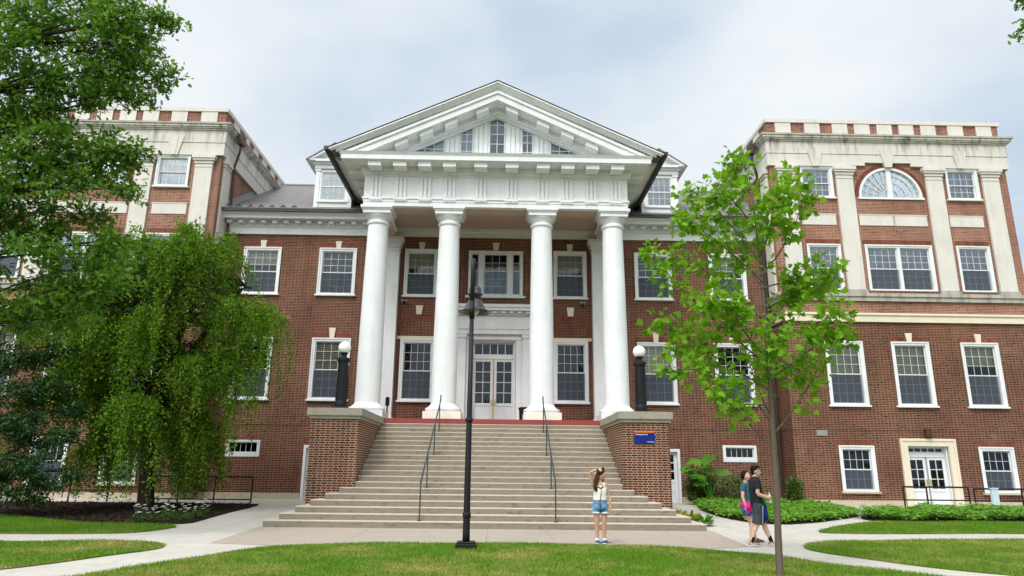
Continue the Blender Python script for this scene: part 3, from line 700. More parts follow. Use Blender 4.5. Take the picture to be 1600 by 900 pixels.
# pediment
def chev(b,zt,zb,y0,y1,m,zmin=14.141):
    uo=(zt-zmin)/s; ui=(zb-zmin)/s
    for q in (-1,1): b.prism([(0,zt),(q*uo,zmin),(q*ui,zmin),(0,zb)],y0,y1,m)
b=MB()
b.prism([(-6.0,14.141),(6.0,14.141),(0,14.141+6*s)],27.36,27.6,WHITE)
ped=part(b,'pediment')
b=MB()
# crown, stepped back towards the wall
uo=6.87
for q in (-1,1):
    def band(za,zb,ya,yb,e):
        ua=e; ub=e
        P=[(0,ya,ZA-za),(q*ua,ya,max(ZA-za-ua*s,14.142)),(q*ub,yb,max(ZA-zb-ub*s,14.142)),(0,yb,ZA-zb)]
        b.face(P if q<0 else P[::-1],WHITE)
    band(0,.06,26.20,26.20,uo); band(.06,.061,26.20,26.25,uo); band(.061,.14,26.25,26.29,6.8); band(.14,.28,26.29,26.42,6.6); band(.28,.281,26.42,26.44,6.5); band(.281,.34,26.44,26.44,6.4); band(.34,.341,26.44,26.36,6.3)
chev(b,ZA-.34,ZA-.46,26.36,27.6,WHITE); chev(b,ZA-.46,ZA-.74,26.42,27.6,WHITE)
chev(b,ZA-.74,ZA-.98,27.05,27.6,WHITE); chev(b,ZA-.98,ZA-1.12,27.2,27.6,WHITE)
for q in (-1,1):
    for t in (.62,1.93,2.95,3.97,5.0):
        if ZA-.74-t*s-.26<14.2: continue
        zc=ZA-.745-t*s; P=[(q*(t-.26),zc+.26*s),(q*(t+.26),zc-.26*s),(q*(t+.26),zc-.26*s-.21),(q*(t-.26),zc+.26*s-.21)]
        b.prism(P,26.55,27.045,WHITE)
part(b,'raking_cornice',ped)
# tympanum lights
TYMP=plain('attic_dark',(.16,.20,.25),.8,.1,.25,3)
def tywin(poly,x_div,z_div):
    b=MB(); Y=27.335
    b.face([(x,Y,z) for x,z in poly],GLASS); b.face([(x,Y+.012,z) for x,z in poly],TYMP)
    xs=[p[0] for p in poly]; zs=[p[1] for p in poly]
    def ztop(x):
        best=None
        for (xa,za),(xb,zb) in zip(poly,poly[1:]+poly[:1]):
            if min(xa,xb)-1e-6<=x<=max(xa,xb)+1e-6 and abs(xb-xa)>1e-6:
                z=za+(zb-za)*(x-xa)/(xb-xa); best=z if best is None else max(best,z)
        return best
    for x in x_div:
        zt=ztop(x); b.box(x-.014,x+.014,Y-.02,Y-.001,min(zs),zt,WHITE2)
    for z in z_div:
        ok=[x for x in np.linspace(min(xs),max(xs),60) if ztop(x)>=z]
        if ok: b.box(min(ok),max(ok),Y-.018,Y-.002,z-.014,z+.014,WHITE2)
    for (xa,za),(xb,zb) in zip(poly,poly[1:]+poly[:1]):
        d=Vector((xb-xa,0,zb-za)); 
        if d.length<1e-6: continue
        n=Vector((-d.z,0,d.x)).normalized()*.035
        b.prism([(xa,za),(xb,zb),(xb+n.x,zb+n.z),(xa+n.x,za+n.z)],Y-.03,Y+.02,WHITE2)
    o=part(b,'window',ped); return o
def lt(u): return ZA-1.135-abs(u)*s
Z0=14.2
tywin([(-.33,Z0),(.33,Z0),(.33,lt(.33)),(.2,lt(.2)+.0),(0,lt(0)),(-.2,lt(.2)),(-.33,lt(.33))],(0.0,),(14.62,15.08,15.54,15.95))
for q in (-1,1):
    tywin([(q*1.06,Z0),(q*1.53,Z0),(q*1.53,lt(1.53)),(q*1.06,lt(1.06))],(q*1.295,),(14.72,15.16,15.5))
    tywin([(q*2.28,Z0),(q*4.45,Z0),(q*4.45,Z0+.03),(q*2.28,lt(2.28))],(q*2.68,q*3.08,q*3.48,q*3.88),(14.80,))
b=MB()
for q in (-1,1):
    for a,c in ((.40,.98),(1.62,2.20)):
        for k in range(3):
            xa=a+(c-a)*(k/3)+.02; xb=a+(c-a)*((k+1)/3)-.02
            b.prism([(q*xa,14.15),(q*xb,14.15),(q*xb,lt(xb)),(q*xa,lt(xa))],27.315,27.359,WHITE)
part(b,'tympanum_panel',ped)
# portico roof
b=MB()
for q in (-1,1):
    e=6.93; b.face([(0,26.18,ZA+.05),(q*e,26.18,ZA+.05-e*s),(q*e,34.0,ZA+.05-e*s),(0,38.6,ZA+.05)],SLATE)
    b.face([(0,26.18,ZA+.028),(q*e,26.18,ZA+.028-e*s),(q*e,26.18,ZA+.05-e*s),(0,26.18,ZA+.05)],DARK)
part(b,'portico_roof')
for q in (-1,1):
    b=MB(); e=6.86; z=ZA-e*s
    b.prism([(q*e,z-.02),(q*(e+.05),z-.10),(q*(e+.17),z-.10),(q*(e+.19),z+.06),(q*e,z+.06)],26.16,33.0,DARK); part(b,'gutter')
    b=MB(); b.tube([(q*6.90,30.9,14.2),(q*6.75,31.0,13.9),(q*6.45,31.25,13.75),(q*6.40,31.2,13.4)],.06,DARK); part(b,'downspout')
# ------------------------------------------------------------------ wings
def wing(sg):
    key='wing%d'%sg; Y=WY
    X=lambda u: sg*u
    def bx(b,u0,u1,*a): b.box(X(u0),X(u1),*a)
    # windows
    for d in (-3.45,3.47):
        hi=dict(gl=GLASS_S,cas=.10)
        window(key,X(WC+d),14.08,15.58,1.47,Y,rows=(2,2),scr=False,cur=CURT if (d>0)==(sg>0) else CURT_D,**hi)
        window(key,X(WC+d),9.60,11.75,1.50,Y,rows=(3,3),cur=CURT_D,sill=False,scr=True,**hi)
    window(key,X(WC),9.60,11.75,3.05,Y,rows=(3,3),mull=2,cur=CURT_D,sill=False,gl=GLASS_S,cas=.11)
    for i,d in enumerate((-3.03,-.07,3.04)):
        window(key,X(WC+d),4.46,7.24,1.64,Y,lint=.26,ks=.42,blind=.46)
    dd=(-2.97,3.05) if sg>0 else (-2.97,0,3.05)
    for d in dd: window(key,X(WC+d),.86,2.72,1.47,Y,rows=(2,2),sill=STONE_D if False else FOUND,lint=.24)
    # arched light
    R0=1.5; z0=14.12
    hole(key,X(WC)-R0-.05,X(WC)+R0+.05,z0-.04,15.75)
    b=MB(); xc=X(WC)
    for q in (-1,1):
        arc=[(xc+q*R0*math.cos(a),z0+R0*math.sin(a)) for a in np.linspace(math.pi/2,0,20)]
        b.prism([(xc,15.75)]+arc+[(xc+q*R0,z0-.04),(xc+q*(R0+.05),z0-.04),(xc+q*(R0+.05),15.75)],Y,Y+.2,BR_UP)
    part(b,'arch_spandrel')
    b=MB(); b.ring(xc,z0,0,math.pi,R0,R0+.20,Y-.008,Y-.0005,BR_SOL,36); part(b,'brick_arch')
    b=MB(); b.ring(xc,z0,0,math.pi,R0-.11,R0,Y-.05,Y+.12,WHITE,36); b.box(xc-R0-.06,xc+R0+.06,Y-.07,Y+.12,z0-.10,z0-.002,WHITE); b.box(xc-.10,xc+.10,Y-.04,Y+.1,z0,z0+R0-.11,WHITE)
    W=part(b,'arched_window')
    b=MB()
    for r in (.42,.78,1.12): b.ring(xc,z0,.06,math.pi-.06,r-.014,r+.014,Y+.03,Y+.06,WHITE2,28)
    for k in range(1,12):
        if k==6: continue
        a=math.pi*k/12; c_,s_=math.cos(a),math.sin(a); n=(-s_*.014,c_*.014)
        P=[(xc+c_*.42+n[0],z0+s_*.42+n[1]),(xc+c_*(R0-.1)+n[0],z0+s_*(R0-.1)+n[1]),(xc+c_*(R0-.1)-n[0],z0+s_*(R0-.1)-n[1]),(xc+c_*.42-n[0],z0+s_*.42-n[1])]
        b.prism(P,Y+.03,Y+.06,WHITE2)
    part(b,'sash',W)
    b=MB(); P=[(xc+(R0-.05)*math.cos(a),Y+.07,z0+(R0-.05)*math.sin(a)) for a in np.linspace(math.pi,0,30)]; b.face(P[::-1] if False else P,GLASS_S); part(b,'pane',W)
    b=MB(); b.face([(p[0],Y+.19,p[2]) for p in P],CURT); part(b,'curtain',W)
    # door of the right wing
    if sg>0:
        uc=18.58; door_pair(key,uc,.18,2.30,2.72,1.62,Y,rows=3,strip=LEAD,panel=.82)
        b=MB(); w=1.17; 
        b.box(uc-w,uc-.88,Y-.12,Y+.02,.1,2.75,CREAM); b.box(uc+.88,uc+w,Y-.12,Y+.02,.1,2.75,CREAM); b.box(uc-w,uc+w,Y-.12,Y+.02,2.751,3.03,CREAM)
        b.box(uc-w-.03,uc-w+.06,Y-.15,Y-.1205,.1,3.06,CREAM); b.box(uc+w-.06,uc+w+.03,Y-.15,Y-.1205,.1,3.06,CREAM); b.box(uc-w+.06,uc+w-.06,Y-.15,Y-.1205,2.96,3.06,CREAM); part(b,'door_surround')
        b=MB(); b.lathe([(.11,3.12),(.13,3.16),(.13,3.40),(.15,3.44),(.10,3.50)],uc+.02,Y-.2,COPPER,12); b.box(uc-.04,uc+.08,Y-.1,Y,3.3,3.44,COPPER); part(b,'wall_lantern')
        b=MB(); b.box(13.88,14.34,Y-.03,Y,3.14,3.38,LEAD)
        for k in range(5): b.box(13.9,14.32,Y-.036,Y-.0305,3.17+k*.042,3.185+k*.042,STONE_D)
        part(b,'wall_vent')
    # brick walls
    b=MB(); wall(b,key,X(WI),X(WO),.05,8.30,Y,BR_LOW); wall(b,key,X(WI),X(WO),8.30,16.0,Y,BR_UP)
    for u,n in ((WI,1),(WO,-1)):
        x=X(u); q=[(x,Y,.05),(x,47,.05),(x,47,8.3),(x,Y,8.3)]; q2=[(x,Y,8.3),(x,47,8.3),(x,47,17.3),(x,Y,17.3)]
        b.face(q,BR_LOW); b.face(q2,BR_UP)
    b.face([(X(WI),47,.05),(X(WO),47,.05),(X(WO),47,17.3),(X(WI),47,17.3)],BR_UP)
    part(b,'wing_wall')
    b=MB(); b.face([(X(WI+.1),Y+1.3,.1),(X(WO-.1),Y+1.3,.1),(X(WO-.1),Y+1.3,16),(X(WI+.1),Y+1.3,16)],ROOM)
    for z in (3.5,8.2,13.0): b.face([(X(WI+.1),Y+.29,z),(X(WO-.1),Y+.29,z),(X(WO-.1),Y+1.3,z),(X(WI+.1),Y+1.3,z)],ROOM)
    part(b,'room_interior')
    # stone: foundation, belt, ledge, pilasters, panels, entablature, parapet -- each runs round the corner
    def wrap(b,o,z0,z1,m,y1=46.9,both=True):
        bx(b,WI-o,WO+o,Y-o,Y+.05,z0,z1,m)
        b.box(X(WI-o),X(WI+.05),Y+.051,y1,z0,z1,m); b.box(X(WO-.05),X(WO+o),Y+.051,y1,z0,z1,m)
    b=MB(); 
    if sg>0:
        bx(b,WI-.06,17.40,Y-.06,Y+.02,0,.50,FOUND); bx(b,19.76,WO+.06,Y-.06,Y+.02,0,.50,FOUND); b.box(X(WI-.06),X(WI+.02),Y+.021,HY-.06,0,.50,FOUND)
    else: bx(b,WI-.06,WO+.06,Y-.06,Y+.02,0,.50,FOUND); b.box(X(WI-.06),X(WI+.02),Y+.021,HY-.06,0,.50,FOUND)
    part(b,'foundation')
    b=MB(); wrap(b,.02,3.40,3.62,BR_LOW,HY); part(b,'brick_band')
    b=MB(); wrap(b,.10,8.14,8.44,CREAM,HY+.0); wrap(b,.15,8.441,8.54,CREAM,HY+.0); part(b,'belt_course')
    b=MB(); wrap(b,.10,9.10,9.30,STONE_D,HY); wrap(b,.16,9.301,9.44,STONE_D,HY); part(b,'stone_ledge')
    for i,d in enumerate((-4.87,-2.14,2.12,4.82)):
        b=MB(); uc=WC+d; bx(b,uc-.40,uc+.40,Y-.10,Y+.02,9.62,15.2,STONE_L); bx(b,uc-.46,uc+.46,Y-.16,Y+.02,9.441,9.53,STONE_D); bx(b,uc-.50,uc+.50,Y-.18,Y+.02,9.531,9.62,STONE_D) if False else bx(b,uc-.44,uc+.44,Y-.14,Y+.02,9.531,9.62,STONE_D)
        bx(b,uc-.42,uc+.42,Y-.12,Y+.02,15.02,15.06,STONE_L); bx(b,uc-.44,uc+.44,Y-.14,Y+.02,15.201,15.34,STONE_L); bx(b,uc-.50,uc+.50,Y-.20,Y+.02,15.341,15.44,STONE_L); bx(b,uc-.54,uc+.54,Y-.24,Y+.02,15.441,15.60,STONE_L); part(b,'pilaster')
    b=MB(); b.box(X(WI-.10),X(WI+.02),Y+.30,Y+1.05,9.44,15.2,STONE_L); b.box(X(WI-.14),X(WI+.02),Y+.26,Y+1.09,15.201,15.34,STONE_L); b.box(X(WI-.22),X(WI+.02),Y+.20,Y+1.14,15.341,15.60,STONE_L); part(b,'pilaster')
    for a,c in ((-4.30,-2.72),(-1.62,1.55),(2.62,4.20)):
        b=MB(); bx(b,WC+a,WC+c,Y-.03,Y+.02,12.72,13.22,STONE_L)
        if c-a>2: bx(b,WC-.05,WC+.03,Y-.036,Y-.0305,12.74,13.20,STONE_D)
        bx(b,WC+a-.03,WC+c+.03,Y-.045,Y+.02,13.221,13.26,STONE_L); part(b,'stone_panel')
    for a,w in ((-3.45,1.6),(0,3.2),(3.47,1.6)):
        b=MB(); bx(b,WC+a-w/2,WC+a+w/2,Y-.006,Y+.03,11.79,12.02,BR_SOL); part(b,'brick_lintel')
    # entablature front with the stepped notch over the arch
    b=MB(); f=lambda u: X(u)
    n=[(WI-.12,15.62),(WC-1.75,15.62),(WC-1.75,15.68),(WC-1.1,15.68),(WC-1.1,15.84),(WC-.22,15.84),(WC-.16,15.62),(WC+.16,15.62),(WC+.22,15.84),(WC+1.1,15.84),(WC+1.1,15.68),(WC+1.75,15.68),(WC+1.75,15.62),(WO+.12,15.62),(WO+.12,16.22),(WI-.12,16.22)]
    b.prism([(X(u),z) for u,z in n],Y-.12,Y+.02,STONE)
    bx(b,WI-.14,WO+.14,Y-.14,Y+.02,16.245,16.86,STONE); bx(b,WI-.10,WO+.10,Y-.10,Y+.02,16.2205,16.2445,STONE_D)
    for u0,u1 in ((WI,-1),(WO,1)):
        xa=X(u0+u1*.12); xb=X(u0-u1*.02)
        b.box(xa,xb,Y+.0205,46.9,15.62,16.22,STONE); b.box(X(u0+u1*.14),xb,Y+.0205,46.9,16.245,16.86,STONE); b.box(X(u0+u1*.10),xb,Y+.0205,46.9,16.2205,16.2445,STONE_D)
    for d in (-3.45,0,3.47):
        uc=WC+d; b.prism([(X(uc-.16),15.60),(X(uc+.16),15.60),(X(uc+.36),16.50),(X(uc-.36),16.50)],Y-.17,Y-.1405,STONE)
        b.prism([(X(uc-.05),15.60),(X(uc+.05),15.60),(X(uc+.12),16.52),(X(uc-.12),16.52)],Y-.19,Y-.1705,STONE)
    part(b,'stone_entablature')
    b=MB()
    for o,z0_,z1_ in ((.20,16.861,16.93),(.27,16.931,17.00),(.33,17.001,17.10)): wrap(b,o,z0_,z1_,STONE)
    wrap(b,.38,17.101,17.19,STONE_D); part(b,'stone_cornice')
    b=MB(); PB=Y+.02
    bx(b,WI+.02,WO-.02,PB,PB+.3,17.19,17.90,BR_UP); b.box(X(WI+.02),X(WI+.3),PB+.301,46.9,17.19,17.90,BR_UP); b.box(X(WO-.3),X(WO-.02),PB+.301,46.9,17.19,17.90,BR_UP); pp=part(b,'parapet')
    b=MB()
    off=((-5.18,-4.42),(-3.76,-3.02),(-2.42,-1.68),(-1.35,-.60),(-.25,.48),(.82,1.53),(1.88,2.60),(3.20,3.94),(4.58,5.32))
    for a,c in off: b=MB(); bx(b,WC+a,WC+c,PB-.05,PB+.02,17.191,17.899,STONE_L); part(b,'stone_panel',pp)
    y=31.1
    while y<46:
        b=MB(); b.box(X(WI-.03),X(WI+.05),y,y+.75,17.191,17.899,STONE_L); part(b,'stone_panel',pp); y+=1.38
    b=MB(); bx(b,WI-.06,WO+.06,PB-.08,PB+.36,17.90,18.08,STONE_L); b.box(X(WI-.06),X(WI+.36),PB+.361,46.9,17.90,18.08,STONE_L); b.box(X(WO-.36),X(WO+.06),PB+.361,46.9,17.90,18.08,STONE_L); part(b,'coping',pp)
    b=MB(); b.face([(X(WI),Y,17.25),(X(WO),Y,17.25),(X(WO),47,17.25),(X(WI),47,17.25)],LEAD); part(b,'flat_roof')
    # rain pipe in the inner corner with its hopper
    b=MB(); x=X(WI-.20); y=Y+.85
    b.box(X(WI-.62),X(WI-.36),y-.22,y+.22,16.6,17.1,COPPER)
    b.tube([(X(WI-.49),y,16.7),(X(WI-.45),y,16.2),(X(WI-.24),y+.1,15.5),(x,y+.2,15.2),(x,y+.35,13.6),(x,Y+1.1,12.0),(x,Y+1.1,.4)],.075 if sg>0 else .06,COPPER if sg<0 else DARK); part(b,'downspout')
wing(-1); wing(1)
# ------------------------------------------------------------------ front steps
SR,ST,SD0,NS=.1708,.3453,20.495,19
steps=empty('front_steps',(0,SD0,0),'broad flight of worn concrete steps leading up to the white portico','stairs')
for n in range(1,NS+1):
    hw=4.2+.335*(7-n)-.01 if n<7 else 4.17
    y0=SD0+ST*(n-1); y1=(22.75 if n<6 else y0+.75) if n<NS else 26.95
    b=MB(); z1=SR*n-(.004 if n==NS else 0)
    o=(-.06 if n<7 else 0)
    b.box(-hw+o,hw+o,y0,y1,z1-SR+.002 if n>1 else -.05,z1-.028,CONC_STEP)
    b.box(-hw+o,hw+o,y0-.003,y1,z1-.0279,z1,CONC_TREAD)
    st=part(b,'step',steps,bevel=.006)
for sg in (-1,1):
    P=empty('brick_pier',(sg*4.94,22.56,0),('brick stair pier with concrete cap and no sign, left of the steps' if sg<0 else 'brick stair pier with concrete cap carrying the blue and orange sign'),'pier','brick piers flanking the steps')
    b=MB(); b.box(sg*4.185,sg*5.70,22.56,26.94,-.05,3.10,BR_PIER); part(b,'brick_body',P)
    b=MB(); b.box(sg*4.14,sg*5.75,22.50,26.95,3.10,3.20,CONC_CAP); b.box(sg*4.07,sg*5.82,22.44,26.70,3.201,3.44,CONC_CAP); part(b,'cap',P,bevel=.012)
    # globe lamp on the cap
    L=empty('globe_lamp',(sg*5.10,23.9,3.44),('black iron lamp with white glass globe on the left stair pier' if sg<0 else 'black iron lamp with white glass globe on the right stair pier, above the blue sign'),'lamp','globe lamps on the stair piers')
    cx,cy,z=sg*5.10,23.9,3.44
    b=MB(); b.box(cx-.27,cx+.27,cy-.27,cy+.27,z,z+.07,BLACKI); b.box(cx-.23,cx+.23,cy-.23,cy+.23,z+.071,z+.15,BLACKI); part(b,'base',L)
    b=MB(); b.lathe([(.20,z+.15),(.205,z+.25),(.185,z+.35),(.165,z+1.60),(.175,z+1.61),(.175,z+1.64),(.19,z+1.66),(.225,z+1.72),(.225,z+1.80),(.15,z+1.82)],cx,cy,BLACKI,14); 
    for k in range(14):
        a=2*math.pi*k/14+.11; b.tube([(cx+.185*math.cos(a),cy+.185*math.sin(a),z+.36),(cx+.168*math.cos(a),cy+.168*math.sin(a),z+1.58)],.014,BLACKI,6)
    part(b,'post',L)
    b=MB(); b.lathe([(.12,z+1.82),(.09,z+1.86),(.09,z+1.92),(.13,z+1.96),(.13,z+2.0)],cx,cy,BLACKI,16); part(b,'collar',L)
    b=MB(); b.ball((cx,cy,z+2.17),.215,GLOBE if 'GLOBE' in globals() else WHITE,24,16); part(b,'globe',L,smooth=True)
# sign on the right pier
BLUE=plain('sign_blue',(.004,.016,.15),.5,.2,.15,4); ORANGE=plain('sign_orange',(.72,.13,.02),.4,.4,.08,6); LETTER=plain('sign_lettering',(.75,.78,.85),.5,.2,.02,6)
S=empty('building_sign',(4.91,22.55,2.62),'blue name board with orange strip above it on the right brick pier','sign')
b=MB(); b.box(4.575,5.225,22.515,22.559,2.44,2.76,BLUE); part(b,'board',S,bevel=.004)
b=MB(); b.box(4.575,5.225,22.520,22.559,2.785,2.835,ORANGE); part(b,'strip',S)
def words(txt,x,y,z,size,m,parent,name='lettering',align='LEFT'):
    cu=bpy.data.curves.new('txt','FONT'); cu.body=txt; cu.size=size; cu.extrude=.001; cu.align_x=align
    tmp=bpy.data.objects.new('txt',cu); COL.objects.link(tmp); tmp.rotation_euler=(R(90),0,0); tmp.location=(x,y,z)
    bpy.context.view_layer.update(); dg=bpy.context.evaluated_depsgraph_get(); me=bpy.data.meshes.new_from_object(tmp.evaluated_get(dg)); me.transform(tmp.matrix_world)
    bpy.data.objects.remove(tmp); me.materials.clear(); me.materials.append(m); return link(name,me,parent)
words('Weidensall Hall',4.60,22.512,2.705,.062,LETTER,S); words('Gettysburg',5.20,22.512,2.485,.05,LETTER,S,align='RIGHT')
# handrails
def handrail(x,label):
    H=empty('handrail',(x,20.67,SR),label,'handrail','iron handrails on the steps')
    pos=[]
    for n in (1,6,12,17):
        y=SD0+ST*(n-1)+.17; z=SR*n; pos.append((y,z))
        b=MB(); zt=z+1.05
        b.tube([(x,y,z),(x,y,zt)],.021,RAILM,10); p=part(b,'post',H)
        b=MB(); b.lathe([(.055,z),(.055,z+.03),(.03,z+.05)],x,y,RAILM,12); part(b,'post_foot',p)
    b=MB(); z0=pos[0][1]+1.05; z3=pos[3][1]+1.05; sl=(z3-z0)/(pos[3][0]-pos[0][0]); sl=SR/ST
    y0=pos[0][0]; b.tube([(x,y0,z0),(x,pos[3][0]+.10,z0+sl*(pos[3][0]+.10-y0)),(x,pos[3][0]+.34,z0+sl*(pos[3][0]+.22-y0)+.22)],.026,RAILM,10); b.tube([(x,y0,z0-.52),(x,pos[3][0],z0-.52+sl*(pos[3][0]-y0))],.014,RAILM,8) if False else None
    part(b,'top_rail',H)
handrail(-1.94,'dark iron handrail climbing the steps beside the tall lamp post')
handrail(1.91,'dark iron handrail climbing the steps near the girl in denim shorts')
# tall street lamp
LX,LY=-.385,15.4
T=empty('street_lamp',(LX,LY,0),'tall black gooseneck street lamp standing on the lawn edge before the steps','lamp post')
b=MB(); b.box(LX-.21,LX+.21,LY-.21,LY+.21,-.02,.115,BLACKI); b.box(LX-.19,LX+.19,LY-.19,LY+.19,.116,.15,BLACKI); part(b,'base',T,bevel=.012)
b=MB(); b.tube([(LX,LY,.14),(LX,LY,.3),(LX,LY,.9),(LX,LY,3.05),(LX,LY,3.06),(LX,LY,5.0)],[.078,.076,.070,.058,.056,.048],BLACKI,16); b.lathe([(.082,.62),(.088,.64),(.088,.70),(.082,.72)],LX,LY,BLACKI,16)
b.lathe([(.075,2.60),(.084,2.62),(.084,2.66),(.075,2.68)],LX,LY,BLACKI,16); part(b,'pole',T,smooth=True)
b=MB(); rad=.26; pts=[(LX,LY,4.98),(LX,LY,6.02)]+[(LX+.0,LY+rad-rad*math.cos(a),6.08+rad*math.sin(a)) for a in np.linspace(.1,math.pi,14)]+[(LX,LY+2*rad,5.62)]
b.tube(pts,[.050]+[.048]*(len(pts)-1),BLACKI,12); b.tube([(LX,LY,4.9),(LX,LY,5.3)],[.062,.058],BLACKI,14); part(b,'gooseneck',T,smooth=True)
sx,sy=LX+.045,LY+2*rad
b=MB(); b.lathe([(r,z+.12) for r,z in [(.06,5.66),(.13,5.64),(.15,5.58),(.15,5.50),(.17,5.49),(.17,5.44),(.14,5.42),(.14,5.36),(.12,5.34),(.16,5.30),(.235,5.16),(.26,5.10),(.37,5.05),(.375,5.03),(.365,5.035),(.25,5.08),(.22,5.14),(.10,5.28)]],sx,sy,GLOSSB if 'GLOSSB' in globals() else BLACKI,32,cap=False); part(b,'lamp_shade',T,smooth=True)
b=MB(); b.lathe([(.02,5.09),(.07,5.11),(.10,5.16),(.11,5.22),(.10,5.38)],sx,sy,GLOBE,20); part(b,'lens',T,smooth=True)
# waste bin beside the third column, dark box by the first
B=empty('waste_bin',(1.28,29.2,PF),'small dark waste bin beside the third white column on the porch','bin')
b=MB(); b.lathe([(.17,PF),(.18,PF+.04),(.21,PF+.62),(.22,PF+.62)],1.3,29.6,BLACKI,18); part(b,'body',B)
b=MB(); b.lathe([(.235,PF+.62),(.235,PF+.68),(.16,PF+.71),(.13,PF+.66)],1.3,29.6,BLACKI,18); part(b,'rim',B)
B=empty('ash_stand',(-4.28,28.6,PF),'narrow black ash stand behind the first white column','ash stand')
b=MB(); b.lathe([(.13,PF),(.13,PF+.03),(.03,PF+.05),(.03,PF+.62)],-4.26,28.5,BLACKI,14); part(b,'post',B); b=MB(); b.lathe([(.06,PF+.6),(.085,PF+.64),(.085,PF+.92),(.05,PF+.96)],-4.26,28.5,BLACKI,14); part(b,'canister',B)
# railings along the wing walks
def railing(pts,h,label,grp,mid=.5,name='ramp_railing'):
    Q=empty(name,pts[0],label,'railing',grp)
    for p in pts:
        b=MB(); b.tube([(p[0],p[1],p[2]-.05),(p[0],p[1],p[2]+h)],.032,BLACKI,8); part(b,'post',Q)
    for k,f in ((0,1.0),(1,mid)):
        b=MB(); b.tube([(p[0],p[1],p[2]+h*f) for p in pts],.034 if k==0 else .026,BLACKI,8); part(b,'rail',Q)
a0=at(1411,762,28.3); a1=at(1447,761,28.3); a2=at(1513,766,28.3); zb=.25; 
railing([(a0.x,28.3,zb),(a1.x,28.3,zb),(a2.x,28.3,zb)],a1.z-zb,'black pipe railing in front of the white double doors of the right wing','black pipe railings',.42)
a0=at(1521,762,28.3); a1=at(1600,768,28.3)
railing([(a0.x,28.3,zb),(a0.x+1.9,28.3,zb),(a0.x+3.8,28.3,zb)],a0.z-zb-.04,'black pipe railing at the right edge below the last ground floor window','black pipe railings',.42)
railing([(-16.4,28.5,.24),(-14.9,28.5,.24)],.95,'short black railing under the low window left of the weeping tree trunk','black pipe railings',.42)
railing([(-13.6,28.5,.24),(-12.2,28.5,.24),(-10.8,28.5,.24),(-9.35,28.5,.24)],.95,'black railing behind the weeping tree, ending near the basement door','black pipe railings',.12)
PB_=plain('pale_blue_post',(.52,.62,.68),.5,.3,.05,5)
q=at(1553,764,27.9); D=empty('marker_post',(q.x,27.9,.2),'pale blue square post standing behind the right ground cover bed','post')
b=MB(); b.box(q.x-.13,q.x+.13,27.85,27.98,.15,q.z,PB_); part(b,'shaft',D,bevel=.01); b=MB(); b.box(q.x-.15,q.x+.15,27.83,28.0,q.z+.001,q.z+.04,PB_); part(b,'cap',D)
# ------------------------------------------------------------------ plants
def leaf_mat(name, a, b, trans=.35, rough=.45, spec=.35):
    t=NT(name); ge=t.n('ShaderNodeNewGeometry'); o=t.obj(); n=t.noise(o,.9,3)
    f=t.math('ADD',t.math('MULTIPLY',ge.outputs['Random Per Island'],.6),t.math('MULTIPLY',n,.4))
    col=t.mix(f,a,b); d=t.bsdf(col,rough,spec); tr=t.n('ShaderNodeBsdfTranslucent')
    t.l(t.mix(1.0,col,(1.25,1.35,.55),'MULTIPLY'),tr.inputs[0])
    mx=t.n('ShaderNodeMixShader'); mx.inputs[0].default_value=trans; t.l(d.outputs[0],mx.inputs[1]); t.l(tr.outputs[0],mx.inputs[2]); return t.done(mx)
def bark(name,c):
    t=NT(name); o=t.obj(); a=t.noise(t.mapping(o,(6,6,1.2)),4,5,.7); col=t.mix(a,tuple(x*.5 for x in c),tuple(x*1.4 for x in c)); return t.done(t.bsdf(col,.9,.1,bump=a,bstr=.6,bdist=.02))
BARK=bark('tree_bark',(.035,.027,.022)); BARK_S=bark('sapling_bark',(.12,.10,.075))
OAKL=leaf_mat('oak_leaf',(.022,.085,.012),(.165,.30,.03),.42,.5,.2)
SAPL=leaf_mat('sapling_leaf',(.075,.21,.010),(.25,.44,.03),.45,.6,.12)
WEEPL=leaf_mat('weeping_leaf',(.022,.090,.010),(.225,.375,.028),.43,.6,.12)
DARKL=leaf_mat('evergreen_leaf',(.012,.045,.012),(.045,.11,.022),.2)
COVER=leaf_mat('ground_cover_leaf',(.075,.20,.014),(.17,.36,.035),.28)
SHRUBL=leaf_mat('shrub_leaf',(.030,.075,.012),(.10,.17,.03),.3)
BIGL=leaf_mat('broad_leaf',(.07,.20,.015),(.12,.30,.03),.4)
YELL=leaf_mat('gold_leaf',(.16,.20,.02),(.45,.40,.05),.3)
PETAL=plain('white_petal',(.85,.85,.78),.6,.2,.05,9)

MAPLE=np.array([(0,0),(.10,.04),(.34,-.02),(.30,.16),(.55,.30),(.36,.40),(.40,.62),(.20,.56),(0,1.0),(-.20,.56),(-.40,.62),(-.36,.40),(-.55,.30),(-.30,.16),(-.34,-.02),(-.10,.04)])
OAK=np.array([(0,0),(.06,.18),(.26,.22),(.10,.36),(.32,.52),(.10,.60),(.20,.82),(.0,1.0),(-.20,.82),(-.10,.60),(-.32,.52),(-.10,.36),(-.26,.22),(-.06,.18)])
LANCE=np.array([(0,0),(.17,.3),(.14,.65),(0,1),(-.14,.65),(-.17,.3)])
OVAL=np.array([(0,0),(.26,.22),(.30,.55),(.0,1),(-.30,.55),(-.26,.22)])
def leaves(P, D, N, size, shape, droop=0.0):
    """P base, D along the midrib, N face normal -> one polygon per leaf"""
    D=D/np.linalg.norm(D,axis=1)[:,None]; N=N-D*(N*D).sum(1)[:,None]; N/=np.maximum(np.linalg.norm(N,axis=1),1e-6)[:,None]; B=np.cross(D,N)
    k=len(shape); V=P[:,None,:]+size[:,None,None]*(B[:,None,:]*shape[None,:,0,None]+D[:,None,:]*shape[None,:,1,None]+N[:,None,:]*(-.35*np.abs(shape[None,:,0,None])-droop*shape[None,:,1,None]**2))
    return V.reshape(-1,3)
